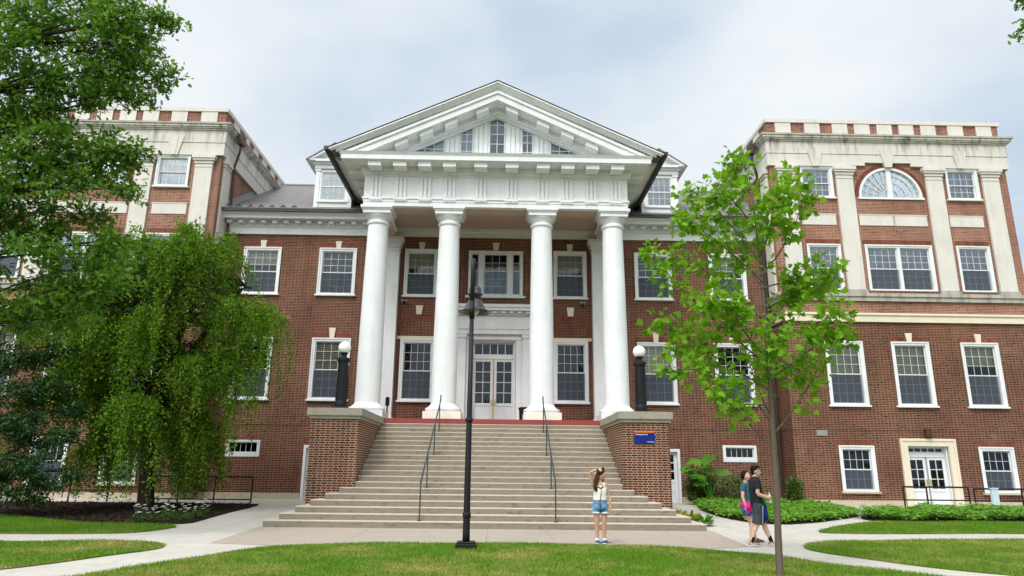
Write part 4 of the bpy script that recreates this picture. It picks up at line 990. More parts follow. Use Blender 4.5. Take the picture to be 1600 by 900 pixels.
def unit(n): 
    v=rng.normal(0,1,(n,3)); return v/np.linalg.norm(v,axis=1)[:,None]
def bez(a,b,c,n=8):
    a,b,c=map(np.asarray,(a,b,c)); t=np.linspace(0,1,n)[:,None]; return (1-t)**2*a+2*t*(1-t)*b+t*t*c

def tree_thing(name,base,label,cat='tree',group=None): return empty(name,base,label,cat,group)

# ---- young tree with large lobed leaves, right of the steps
def sapling():
    base=np.array(at(1219,905,11.8)); base[2]=0
    T=tree_thing('young_tree',tuple(base),'slender young tree with bright green lobed leaves on the front lawn')
    stem=[base]+[np.array(at(x,y,Y)) for x,y,Y in ((1216,840,11.8),(1213,760,11.82),(1208,690,11.85),(1203,600,11.85),(1196,500,11.9),(1188,410,11.9),(1178,330,11.95),(1168,258,12.0))]
    rad=[.062,.055,.050,.046,.037,.030,.022,.014,.005]
    b=MB(); b.tube([stem[0]-np.array([0,0,.1])]+stem,[.085]+rad,BARK_S,12); part(b,'trunk',T,smooth=True)
    limbs=[((1207,680),(1262,620),(1292,545),12.1,5),((1201,590),(1262,560),(1312,498),11.4,8),((1198,520),(1262,490),(1316,520),11.7,8),((1194,480),(1245,440),(1296,425),12.2,9),((1190,430),(1245,370),(1256,300),11.6,8),((1186,400),(1220,330),(1230,288),12.3,7),
     ((1206,660),(1135,560),(1052,580),11.5,6),((1203,610),(1110,555),(1040,505),12.2,8),((1200,570),(1105,500),(1022,402),11.7,10),((1195,500),(1120,430),(1060,395),12.4,9),((1192,440),(1120,370),(1070,345),11.5,9),((1188,410),(1130,330),(1084,300),12.1,7),((1182,360),(1140,300),(1124,302),11.6,6),((1178,330),(1158,290),(1146,262),12.2,7),
     ((1204,630),(1150,640),(1120,610),11.3,5),((1199,560),(1160,520),(1140,480),11.2,8),((1196,520),(1225,480),(1240,450),12.5,8),((1192,450),(1160,410),(1150,370),12.6,8),((1188,400),(1205,360),(1210,310),11.3,8),((1200,570),(1235,560),(1260,590),12.6,6),((1206,655),(1175,590),(1165,545),12.6,6),((1195,500),(1150,465),(1100,470),11.1,8),((1203,600),(1190,560),(1205,530),11.2,6),((1209,700),(1160,660),(1098,560),12.0,5),((1200,560),(1085,540),(1058,540),12.9,6),((1192,450),(1250,430),(1290,450),12.8,7)]
    b=MB(); P=[];D=[];N=[];S=[]
    def tuft(p,d,k,spread):
        for _ in range(k):
            o=rng.normal(0,1,3); o/=np.linalg.norm(o); dd=d*.7+o*.9; dd[2]-=.25; q=p+o*spread*rng.random()**.6
            P.append(q); D.append(dd); nn=np.array([0,-.35,.75])+rng.normal(0,.6,3); N.append(nn); S.append(rng.uniform(.07,.175))
    for (x0,y0),(x1,y1),(x2,y2),Y2,k in limbs:
        a=np.array(at(x0,y0,11.87)); m=np.array(at(x1,y1,(11.87+Y2)/2)); c=np.array(at(x2,y2,Y2)); C=bez(a,m,c,9)
        b.tube(list(C),list(np.linspace(.017,.005,9)),BARK_S,6)
        for j in range(3,9):
            dr=C[j]-C[j-1]; dr/=np.linalg.norm(dr); 
            for q in range(2):
                sd=np.cross(dr,rng.normal(0,1,3)); sd/=np.linalg.norm(sd); tip=C[j]+(sd*.55+dr*.45+np.array([0,0,.12]))*rng.uniform(.18,.44)
                b.tube([tuple(C[j]),tuple((C[j]+tip)/2+np.array([0,0,.02])),tuple(tip)],[.006,.004,.003],BARK_S,5,cap=False)
                tuft(tip,sd,int(k*1.25),.19)
            tuft(C[j],dr,int(k*.7),.16)
        tuft(c,dr,int(k*1.6),.2)
    for j in range(4,9):
        tuft(stem[j],np.array([0,0,1.]),22,.3)
    tuft(stem[8],np.array([0,0,1.]),22,.14); tuft((stem[7]+stem[8])/2,np.array([0,0,1.]),16,.22)
    part(b,'branch',T)
    V=leaves(np.array(P),np.array(D),np.array(N),np.array(S),MAPLE,.15)
    link('crown',raw_mesh('sapling_crown',V,len(MAPLE),[SAPL]),T)
    return len(P)
print('sapling leaves',sapling())

# ---- weeping tree on the mulch bed
def weeper():
    base=np.array([-11.55,24.6,.12])
    T=tree_thing('weeping_tree',tuple(base),'weeping tree with hanging green branches above the dark mulch bed')
    b=MB(); A=lambda x,y,Y: np.array(at(x,y,Y))
    tr=[base-np.array([0,0,.2]),base+np.array([.03,0,.25]),A(229,730,24.6),A(233,680,24.6),A(240,630,24.6)]
    b.tube(tr,[.36,.27,.22,.21,.19],BARK,12)
    forks=[(A(268,560,24.6),A(300,480,24.4),A(325,420,24.2)),(A(225,560,24.8),A(215,490,25),A(195,430,25.2)),(A(262,530,24.2),A(258,450,24),A(262,390,23.8)),(A(290,560,25.0),A(350,480,25.2),A(395,450,25.4)),(A(215,570,24.2),A(165,510,23.6),A(120,480,23.2)),(A(255,560,25.2),A(250,470,26),A(245,410,26.4)),(A(240,560,23.8),A(260,480,23),A(285,430,22.6))]
    ends=[]
    for f in forks:
        C=np.concatenate([bez(tr[-1],f[0],f[1],6),bez(f[1],f[1]+(f[1]-f[0])*.5,f[2],5)[1:]]); b.tube(list(C),list(np.linspace(.13,.03,len(C))),BARK,8); ends.append(C)
    # umbrella of arching boughs; strands hang from them
    P=[];D=[];N=[];S=[]; strands=[]
    cx,cy=-12.25,24.7
    def top(x,y):
        r=math.hypot((x-cx)/3.85,(y-cy)/3.1); return r
    CL=[(rng.uniform(0,2*math.pi),math.sqrt(rng.uniform(.03,1.0)),(1.0 if rng.random()<.40 else rng.uniform(.20,.92)),rng.normal(0,.5)) for _ in range(70)]
    CL+=[(x_,r_,1.0,.5) for x_,r_ in ((.05,1.12),(.5,1.1),(-.35,1.15),(2.9,1.1),(-1.0,.8),(.2,.6),(-.6,.5),(1.2,.6))]
    for i in range(78*5):
        a,rr,ft,fz=CL[i%78]; a+=rng.normal(0,.10); rr=min(1.16,abs(rr+rng.normal(0,.05)))
        ex=cx+4.0*rr*math.cos(a); ey=cy+2.7*rr*math.sin(a)
        dome=9.45-.20*abs(ex+10.9)**1.45-.9*abs((ey-cy)/2.8)**2
        zt=dome*ft+fz+rng.normal(0,.12)
        if ex>-9.35: zt=min(max(zt,5.2+rng.normal(0,.4)),6.9+rng.normal(0,.15))
        zt=max(zt,1.5)
        src=ends[rng.integers(len(ends))]; k0=int(np.argmin(np.abs(src[:,2]-zt)+np.abs(src[:,0]-ex)*.5)); s0=src[k0]
        e=np.array([ex,ey,zt]); d0=np.linalg.norm(e-s0); m=s0*.45+e*.55+np.array([0,0,.10*d0+rng.uniform(.0,.25)]); C=bez(s0,m,e,9)
        b.tube(list(C),list(np.linspace(.018,.005,9)),BARK,5,cap=False)
        ang=rng.uniform(0,6.28)
        for q in range(rng.integers(4,8)):
            j=rng.integers(4,9); p=C[j].copy(); oa=a+rng.normal(0,.9); out=np.array([math.cos(oa),math.sin(oa),0])*rng.uniform(.15,.75)
            L=max(.35,min(p[2]-rng.uniform(.45,.9),rng.gamma(2.4,.52)))
            n=max(6,int((L+.4)/.042)); t=np.linspace(0,1,n)[:,None]
            Q=p+out*(1-(1-t)**2)+np.array([0,0,1.])*(.16*np.sin(np.minimum(t*3,1)*math.pi)-L*t**1.6)+np.array([.05,.05,0])*np.sin(t*7+q)
            strands.append(Q[::max(1,n//7)])
            for rep in range(2):
                P.append(Q+rng.normal(0,.075,Q.shape)); D.append(unit(n)+out*.5+np.array([0,0,-.55])); N.append(unit(n)*.9+np.array([0,-.3,.5])); S.append(rng.uniform(.06,.135,n))
    for Q in strands: b.tube(list(Q),.004,BARK,3,cap=False)
    part(b,'trunk',T)
    P=np.concatenate(P); V=leaves(P,np.concatenate(D),np.concatenate(N),np.concatenate(S),LANCE*np.array([1.35,1]),.2)
    link('crown',raw_mesh('weeping_crown',V,len(LANCE),[WEEPL]),T); return len(P)
print('weeper leaves',weeper())

# ---- generic crown: boughs from a trunk to given clumps, twigs and leaves in each clump
def clump_tree(name,label,base,trunk,clumps,shape,lm,bk,size,per,trad,tw=.34,group=None,flat=.75,droop=.25,cat='tree'):
    T=tree_thing(name,tuple(base),label,cat,group); b=MB(); base=np.array(base,float)
    trunk=[np.array(p,float) for p in trunk]; b.tube([base-np.array([0,0,.15])]+trunk,list(np.linspace(trad,trad*.3,len(trunk)+1)),bk,12)
    P=[];D=[];N=[];S=[]
    for (c,r) in clumps:
        c=np.array(c,float); j=int(np.argmin([np.linalg.norm(c-p)+max(0,p[2]-c[2]+1.0)*.8 for p in trunk])); s0=trunk[j]
        m=(s0*.45+c*.55)+np.array([0,0,.12*np.linalg.norm(c-s0)]); C=bez(s0,m,c,8); L=np.linalg.norm(c-s0)
        b.tube(list(C),list(np.linspace(min(trad*.3,.012+.007*L),.007,8)),bk,6,cap=False)
        nt=max(3,int(26*r*r+6))
        for _ in range(nt):
            o=rng.normal(0,1,3); o/=np.linalg.norm(o); o[2]*=flat; tip=c+o*r*rng.uniform(.35,1.05); st=C[rng.integers(5,8)]
            mid=(st+tip)/2+np.array([0,0,.08]); b.tube([tuple(st),tuple(mid),tuple(tip)],[.010,.006,.003],bk,4,cap=False)
            n=per; t=rng.uniform(.45,1.05,(n,1)); q=mid+(tip-mid)*t+rng.normal(0,tw*.42,(n,3))*np.array([1,1,.7]); d=unit(n)+(o*.8)[None,:]; d[:,2]-=droop
            P.append(q); D.append(d); N.append(unit(n)*.8+np.array([0,-.2,.75])); S.append(size*rng.uniform(.5,1.35,n))
    part(b,'trunk',T); P=np.concatenate(P)
    link('crown',raw_mesh(name+'_crown',leaves(P,np.concatenate(D),np.concatenate(N),np.concatenate(S),shape,.12),len(shape),[lm]),T); return len(P)
A=lambda x,y,Y: tuple(at(x,y,Y))
oc=[]
for x,y,r,Y in ((30,20,1.0,15),(90,10,1.0,16),(150,10,.9,15.5),(188,20,.85,15),(214,40,.72,15.5),(226,85,.45,15.2),(232,38,.42,15.0),(198,75,.8,16),(170,70,.95,15),(120,75,.9,16.5),(60,60,.8,15.5),(10,75,.9,14.5),(205,112,.5,15.4),(175,120,.8,15.8),(130,125,.8,15),(178,148,.4,15.2),(140,152,.5,16),(90,130,.8,15.4),(25,150,1.0,15.2),(60,180,.8,16),(95,185,.55,15.4),(20,215,1.0,15.5),(75,225,.8,15),(60,270,.95,15.6),(110,255,.75,15.2),(150,245,.6,15.6),(178,238,.42,15.2),(180,270,.6,15.8),(130,295,.7,15),(182,288,.35,15.4),(20,300,1.0,15),(70,330,.8,15.6),(15,355,.9,15.4),(60,390,.7,15),(95,370,.6,15.8),(115,420,.65,15.2),(75,440,.55,15.6),(165,400,.55,15.2),(185,385,.45,15.6),(150,340,.5,16.2),(120,470,.5,15.4),(70,480,.4,15.2),(95,500,.35,15.6),(205,300,.25,15.3),(262,28,.22,15.2),(270,30,.14,15.2),(258,112,.28,15.3),(246,128,.2,15.3),(200,145,.3,15.6),(232,150,.12,15.3),(40,505,.4,15.6),(150,455,.4,15.4),(185,440,.35,15.2),(20,470,.5,15.0),(205,250,.25,15.4),(160,215,.25,15.3),(215,235,.2,15.2),(-40,60,1.2,15),(-50,180,1.2,15.5),(-50,300,1.2,15),(-40,400,1.0,15.4)):
    oc.append((A(x,y,Y),r))
tx=-13.2
oakn=clump_tree('oak_tree','large oak whose leafy boughs hang into the upper left of the picture',(tx,15.3,0),[(tx,15.3,2.0),(tx+.1,15.3,4.0),(tx+.2,15.3,5.6),(tx+.3,15.3,7.2),(tx+.5,15.3,8.8),(tx+.8,15.3,10.2),(tx+1.2,15.3,11.5)],oc,OAK,OAKL,BARK,.15,24,.42)
print('oak leaves',oakn)
ev=[]
for x,y,r,Y in ((10,520,.8,19.5),(35,500,.6,19),(0,570,.9,19.5),(40,560,.7,19.8),(-20,640,1.0,19.5),(35,610,.75,19.4),(15,670,.9,19.8),(45,655,.6,19.3),(5,730,.9,19.6),(40,720,.7,19.5),(60,690,.5,20),(20,770,.6,19.6),(-30,560,1.0,20),(-30,740,1.0,20),(60,620,.5,20.3),(60,740,.45,19.6),(85,600,.55,20),(98,680,.55,19.8),(80,755,.5,19.8),(112,640,.4,20.2),(100,545,.45,20.2),(70,560,.5,20),(120,740,.35,20),(55,780,.4,19.8)):
    ev.append((A(x,y,Y+2.5),r))
ex=-16.6
evn=clump_tree('evergreen_tree','dark evergreen with drooping sprays at the left edge beside the weeping tree',(ex,22.2,.1),[(ex,22.2,.8),(ex,22.2,2.0),(ex,22.2,3.4),(ex,22.2,4.8),(ex,22.2,6.0)],ev,LANCE,DARKL,BARK,.13,46,.18,tw=.30,flat=.5,droop=.5)
print('evergreen',evn)
# tips of an off-frame tree at the upper right
oc=[(A(1609,52,14.5),.14),(A(1612,-10,14.5),.2),(A(1690,40,14.6),.7),(A(1700,0,14.8),1.0),(A(1680,-60,14.6),1.0),(A(1740,80,14.8),1.0),(A(1640,-70,14.6),.8)]
oc+=[((16.5,14,8.5),1.2),((17.5,15.5,9.5),1.4),((16,16,10.5),1.3),((18,13.5,11),1.4),((15.6,14.6,12.2),1.4),((17,15,12.8),1.3),((18.6,15,8.2),1.2),((16.8,12.6,9.6),1.1)]
tx=15.2
clump_tree('oak_tree','oak beyond the right edge showing only a leafy twig tip against the sky',(tx,14.6,0),[(tx,14.6,2.5),(tx,14.6,5.0),(tx-.2,14.6,7.5),(tx-.4,14.6,9.5),(tx-.8,14.6,11)],oc,OAK,OAKL,BARK,.165,22,.3)

# ---- ground cover (nobody could count it)
def cover(name,poly,n,box,hgt):
    x0,x1,y0,y1=box; P=np.column_stack([rng.uniform(x0,x1,n),rng.uniform(y0,y1,n)]); P=P[in_poly(P+rng.normal(0,.10,P.shape),poly)]; n=len(P)
    h=hgt*(.80+.20*np.sin(P[:,0]*2.9+P[:,1])*np.sin(P[:,1]*2.3)+.14*np.sin(P[:,0]*6.1)*np.sin(P[:,1]*5.3))*rng.uniform(.12,1.0,n)**.6
    Q=np.column_stack([P,gv(P[:,1])+h]); d=unit(n); d[:,2]=np.abs(d[:,2])*.25-.1; 
    V=leaves(Q,d,unit(n)*.55+np.array([0,-.25,1.]),rng.uniform(.07,.15,n),OVAL,.2)
    o=link('ground_cover',raw_mesh(name,V,len(OVAL),[COVER])); tag(o,kind='stuff')
cover('ground_cover',P_BED1,26000,(7.6,13.6,22.2,31.3),.34)
cover('ground_cover_b',P_BED2,34000,(12.3,24,23.6,28.4),.36)

# ---- shrubs and bedding
def bush(name,label,c,r,n,shape,lm,size,cat='shrub',group=None,stems=7,sq=(1,1,1),up=.2):
    T=empty(name,tuple(c),label,cat,group); b=MB(); c=np.array(c,float)
    P=[];D=[];N=[];S=[]
    for i in range(stems):
        a=rng.uniform(0,2*math.pi); q=math.sqrt(rng.random())*.7; e=c+np.array([math.cos(a)*r*q*sq[0],math.sin(a)*r*q*sq[1],2*r*sq[2]*rng.uniform(.5,.95)])
        C=bez(c+np.array([math.cos(a),math.sin(a),0])*.05,(c+e)/2+np.array([0,0,.1]),e,6); b.tube(list(C),list(np.linspace(.018,.005,6)),BARK,5)
    part(b,'stem',T)
    u=unit(n); rad=rng.uniform(.55,1.03,(n,1)); lump=1+.18*np.sin(u[:,0:1]*5+1)*np.cos(u[:,2:3]*6)+.12*np.sin(u[:,1:2]*9)
    Q=c+np.array([0,0,r*sq[2]])+u*rad*lump*r*np.array(sq); Q[:,2]=np.maximum(Q[:,2],c[2]+.03)
    d=u*.8+unit(n)*.7; d[:,2]+=up
    V=leaves(Q,d,unit(n)*.7+u*.6+np.array([0,0,.5]),size*rng.uniform(.6,1.2,n),shape,.25)
    link('foliage',raw_mesh(name+'_leaves',V,len(shape),[lm]),T); return T
bush('leafy_shrub','loose green shrub against the brick wall beside the basement door',(8.75,30.2,.27),.62,2600,OVAL,SHRUBL,.11,sq=(1,.8,1.05),group='shrubs by the right wall')
bush('leafy_shrub','low sprawling shrub with thin shoots under the small basement window',(10.4,30.4,.27),.60,1300,OVAL,SHRUBL,.11,sq=(1.9,.7,.95),group='shrubs by the right wall')
bush('leafy_shrub','small upright shrub in the brick corner behind the thin tree trunk',(12.3,29.2,.26),.40,1800,LANCE,SHRUBL,.12,sq=(.75,.75,1.4),group='shrubs by the right wall')
# broad leaved plant rising out of the shrub
T=empty('broad_leaf_plant',(8.9,29.6,.27),'tall plant with very large bright leaves rising above the wall shrub','plant'); b=MB(); P=[];D=[];N=[];S=[]
for x,y,sz in ((1080,735,.62),(1095,718,.70),(1100,742,.62),(1112,728,.66),(1088,752,.6),(1120,745,.5),(1108,712,.55),(1072,728,.5),(1128,735,.45)):
    e=np.array(at(x,y,29.5+rng.uniform(-.3,.3))); C=bez((9.0,29.6,.3),(9.0+(e[0]-9)*.4,29.6,e[2]*.8),e,6); b.tube(list(C),list(np.linspace(.02,.009,6)),BIGL,5)
    for k in range(2): P.append(e); o=rng.normal(0,1,3); D.append(np.array([o[0],-.6,-.15+.3*o[2]])); N.append(np.array([0,-.6,.9])+rng.normal(0,.25,3)); S.append(sz*rng.uniform(.8,1.05))
part(b,'stalk',T); link('foliage',raw_mesh('broad_leaves',leaves(np.array(P),np.array(D),np.array(N),np.array(S),MAPLE,.25),len(MAPLE),[BIGL]),T)
# gold and green clumps at the foot of the right pier
for i,(x,y,r,lab,lm) in enumerate(((5.95,22.9,.24,'yellow leaved plant tight against the foot of the right pier',YELL),(6.25,22.4,.24,'yellow and green leaved plant beside the second stair end',YELL),(6.5,21.9,.22,'green leaved plant nearest the right end of the bottom step',BIGL),(6.15,23.5,.2,'small green plant behind the yellow plants at the pier',YELL))):
    T=empty('bedding_plant',(x,y,g(y)),lab,'plant','bedding plants at the right stair end'); n=70; a=rng.uniform(0,2*np.pi,n); el=rng.uniform(.2,1.2,n)
    D=np.column_stack([np.cos(a)*np.cos(el),np.sin(a)*np.cos(el),np.sin(el)]); Pq=np.array([x,y,g(y)+.02])+D*rng.uniform(.05,r*.8,(n,1)); V=leaves(Pq,D,np.array([0,0,1.])+unit(n)*.4,rng.uniform(.7,1.3,n)*r,LANCE*np.array([1.2,1]),.35)
    link('foliage',raw_mesh('bedding_leaves',V,len(LANCE),[lm]),T)
    b=MB(); b.tube([(x,y,g(y)-.02),(x,y,g(y)+.1)],.02,BIGL,6); part(b,'stem',T)
# white flowers along the mulch edge
fl=[(212,812),(228,809),(243,811),(256,806),(268,808),(281,805),(290,810),(302,806),(312,800),(322,797)]
def ground_pt(x,y):
    Y=22.0
    for _ in range(40):
        v=(CF*F+CR*(x-800)+CU*(450-y)); t=(g(Y)-CAM.z)/v.z; Y=.5*Y+.5*(CAM.y+v.y*t)
    return CAM.x+v.x*t, Y
words_=['leftmost of the row','second from the left','third from the left','fourth from the left','fifth from the left','fifth from the right','fourth from the right','third from the right','second from the right','rightmost of the row']
for i,(x,y) in enumerate(fl):
    px,py=ground_pt(x,y+5); py=min(max(py,20.95),25); z=g(py)+.04; 
    T=empty('white_flower',(px,py,z),'white flowering plant on the mulch edge, %s'%words_[i],'flower','white flowers along the mulch bed')
    n=90; u=unit(n); u[:,2]=np.abs(u[:,2]); Q=np.array([px,py,z])+u*rng.uniform(.03,.2,(n,1))*np.array([1.2,1,.9]); link('foliage',raw_mesh('flower_leaves',leaves(Q,u+unit(n)*.5,np.array([0,-.2,1.])+unit(n)*.5,rng.uniform(.05,.1,n),OVAL,.2),len(OVAL),[SHRUBL]),T)
    b=MB()
    for k in range(rng.integers(5,10)):
        a=rng.uniform(0,2*math.pi); q=rng.uniform(0,.24); c=(px+q*math.cos(a)*1.2,py+q*math.sin(a)*.7,z+rng.uniform(.16,.46)); b.tube([(px,py,z),c],.004,SHRUBL,4,cap=False)
        for m in range(5):
            a2=m*1.2566+k; d=np.array([math.cos(a2),math.sin(a2)*.7,.35]); d/=np.linalg.norm(d); s_=.065; e=np.array(c); w=np.array([-math.sin(a2),math.cos(a2),0])*.034
            b.face([e,e+d*s_*.6-w,e+d*s_,e+d*s_*.6+w],PETAL)
    part(b,'blossom',T)
# ------------------------------------------------------------------ people
def skin(name,c):
    t=NT(name); o=t.obj(); n=t.noise(o,7,3); col=t.mix(n,tuple(x*.9 for x in c),tuple(x*1.08 for x in c)); b=t.bsdf(col,.5,.3); b.inputs['Subsurface Weight'].default_value=.08; return t.done(b)
SKIN_A=skin('skin_tan',(.52,.30,.20)); SKIN_B=skin('skin_fair',(.60,.36,.27))
def cloth(name,c,c2=None,sc=9,lo=.45,hi=.6):
    t=NT(name); o=t.obj(); n=t.noise(o,sc,4); f=t.noise(o,120,2); col=t.mix(t.ramp(n,lo,hi),c,c2 or tuple(x*.75 for x in c)); return t.done(t.bsdf(col,.9,.1,bump=f,bstr=.15,bdist=.003))
def loft(b,rings,m,n=22):
    """closed stack of ellipses: (x,y,z,rx,ry)"""
    k=b.mi(m); s0=len(b.v)
    for (x,y,z,rx,ry) in rings:
        for i in range(n):
            a=2*math.pi*i/n; b.v.append((x+rx*math.cos(a),y+ry*math.sin(a),z))
    for j in range(len(rings)-1):
        for i in range(n):
            i2=(i+1)%n; b.f.append([s0+j*n+i,s0+j*n+i2,s0+(j+1)*n+i2,s0+(j+1)*n+i]); b.m.append(k)
    b.f.append([s0+i for i in range(n)][::-1]); b.m.append(k); b.f.append([s0+(len(rings)-1)*n+i for i in range(n)]); b.m.append(k)
def fuse(b,name,voxel,m,parent,smooth=4,world=False):
    """one continuous skin over everything collected in b"""
    me=b.mesh(name); o=bpy.data.objects.new(name,me); COL.objects.link(o)
    r=o.modifiers.new('fuse','REMESH'); r.mode='VOXEL'; r.voxel_size=voxel; r.use_smooth_shade=True
    s=o.modifiers.new('soft','SMOOTH'); s.factor=.5; s.iterations=smooth
    bpy.context.view_layer.update(); dg=bpy.context.evaluated_depsgraph_get(); me2=bpy.data.meshes.new_from_object(o.evaluated_get(dg)); bpy.data.objects.remove(o)
    me2.name=name; me2.materials.clear(); me2.materials.append(m)
    me2.polygons.foreach_set('material_index',[0]*len(me2.polygons)); me2.polygons.foreach_set('use_smooth',[True]*len(me2.polygons))
    return link(name,me2,parent,world)
def V3(*a): return Vector(a)
def hand(b,w,d,palm,m,curl=.5,L=.165):
    """w wrist, d pointing to the fingers, palm facing direction"""
    d=d.normalized(); palm=(palm-d*palm.dot(d)).normalized(); s=d.cross(palm)
    pc=w+d*L*.27
    b.tube([w,w+d*.02,pc,w+d*L*.46],[.022,.026,.034,.030],m,8)
    for i,(o,l) in enumerate(((-.026,.40),(-.009,.46),(.009,.43),(.025,.34))):
        p0=w+d*L*.42+s*o; l*=L; p1=p0+d*l*.45+palm*l*.12*curl; p2=p1+(d*(1-.6*curl)+palm*curl).normalized()*l*.32; p3=p2+(d*(1-1.1*curl)+palm*1.2*curl).normalized()*l*.25
        b.tube([p0,p1,p2,p3],[.0105,.0098,.009,.008],m,6)
    t0=w+d*L*.14-s*.024; t1=t0-s*.026+d*.026+palm*.008; t2=t1+d*.032-s*.004+palm*.014*curl; b.tube([t0,t1,t2],[.013,.0115,.0095],m,6)
def head(b,c,f,m,sc=1.0):
    """c centre of the skull, f the way the face looks (horizontal)"""
    f=f.normalized(); s=Vector((f.y,-f.x,0)).normalized(); up=Vector((0,0,1)); 
    def P(a,q,z): return c+(f*a+s*q)*sc+up*z*sc
    b.ball(P(-.008,0,.028),.088*sc,m,18,12,(1,1,1.06)); b.ball(P(.022,0,-.03),.068*sc,m,16,10,(1,1,1.1)); b.ball(P(.038,0,-.075),.042*sc,m,14,8,(1,1,.9))
    b.tube([P(.082,0,.012),P(.098,0,-.012),P(.108,0,-.028),P(.09,0,-.036)],[.009*sc,.011*sc,.014*sc,.011*sc],m,8)
    for q in (-1,1): b.ball(P(-.008,q*.082,-.012),.026*sc,m,10,8,(.75,.75,1.3)); b.ball(P(.064,q*.034,-.018),.028*sc,m,10,8); b.ball(P(.080,q*.03,.028),.013*sc,m,8,6)
    b.tube([P(.078,-.022,-.062),P(.088,0,-.060),P(.078,.022,-.062)],[.007*sc,.009*sc,.007*sc],m,6)
    return P
EYE_D=plain('iris_dark',(.02,.015,.012),.2,.5,.1,30); LIP=plain('lip',(.42,.14,.12),.5,.3,.1,30); EYEW=plain('eye_white',(.7,.68,.66),.3,.4,.05,30)
def face(P,parent):
    for q in (-1,1):
        b=MB(); c=P(.079,q*.031,.006); b.ball(c,.0125,EYEW,8,6); c2=P(.089,q*.031,.006); b.ball(c2,.0062,EYE_D,8,6); b.build('eye',parent,smooth=True,world=False)
    b=MB(); b.tube([P(.083,-.02,-.0615),P(.0945,0,-.060),P(.083,.02,-.0615)],[.0045,.0075,.0045],LIP,6); b.build('mouth',parent,smooth=True,world=False)
def shoe(b,c,d,m,sole,L=.25,lift=0,pitch=0):
    d=Vector((d[0],d[1],0)).normalized(); s=Vector((-d.y,d.x,0))
    def ring(t,w,h): 
        p=c+d*(t*L)+Vector((0,0,lift+pitch*t*L)); return p,w,h
    prof=[(-.30,.028,.075),(-.22,.036,.09),(-.02,.038,.10),(.16,.040,.082),(.36,.047,.060),(.56,.043,.048),(.68,.022,.035)]
    for mm,z0,z1,gr in ((sole,0,.026,.006),(m,.024,None,0)):
        k=b.mi(mm); n0=len(b.v); N=10
        for t,w,h in prof:
            p=c+d*(t*L); hh=(z1 if z1 else h)
            for i in range(N):
                a=math.pi*2*i/N; y=math.cos(a)*(w+gr); z=z0+(hh-z0)*(.5+.5*math.sin(a)); b.v.append(tuple(p+s*y+Vector((0,0,z+lift+pitch*t*L))))
        for j in range(len(prof)-1):
            for i in range(N): b.f.append([n0+j*N+i,n0+j*N+(i+1)%N,n0+(j+1)*N+(i+1)%N,n0+(j+1)*N+i]); b.m.append(k)
        b.f.append([n0+i for i in range(N)][::-1]); b.m.append(k); b.f.append([n0+(len(prof)-1)*N+i for i in range(N)]); b.m.append(k)
def hair_strands(b,roots,m):
    for pts,r in roots: b.tube(pts,r,m,6)
HAIR1=cloth('hair_brown',(.075,.036,.02),(.035,.017,.010),26); HAIR2=cloth('hair_dark',(.02,.013,.010),(.01,.007,.006),30)

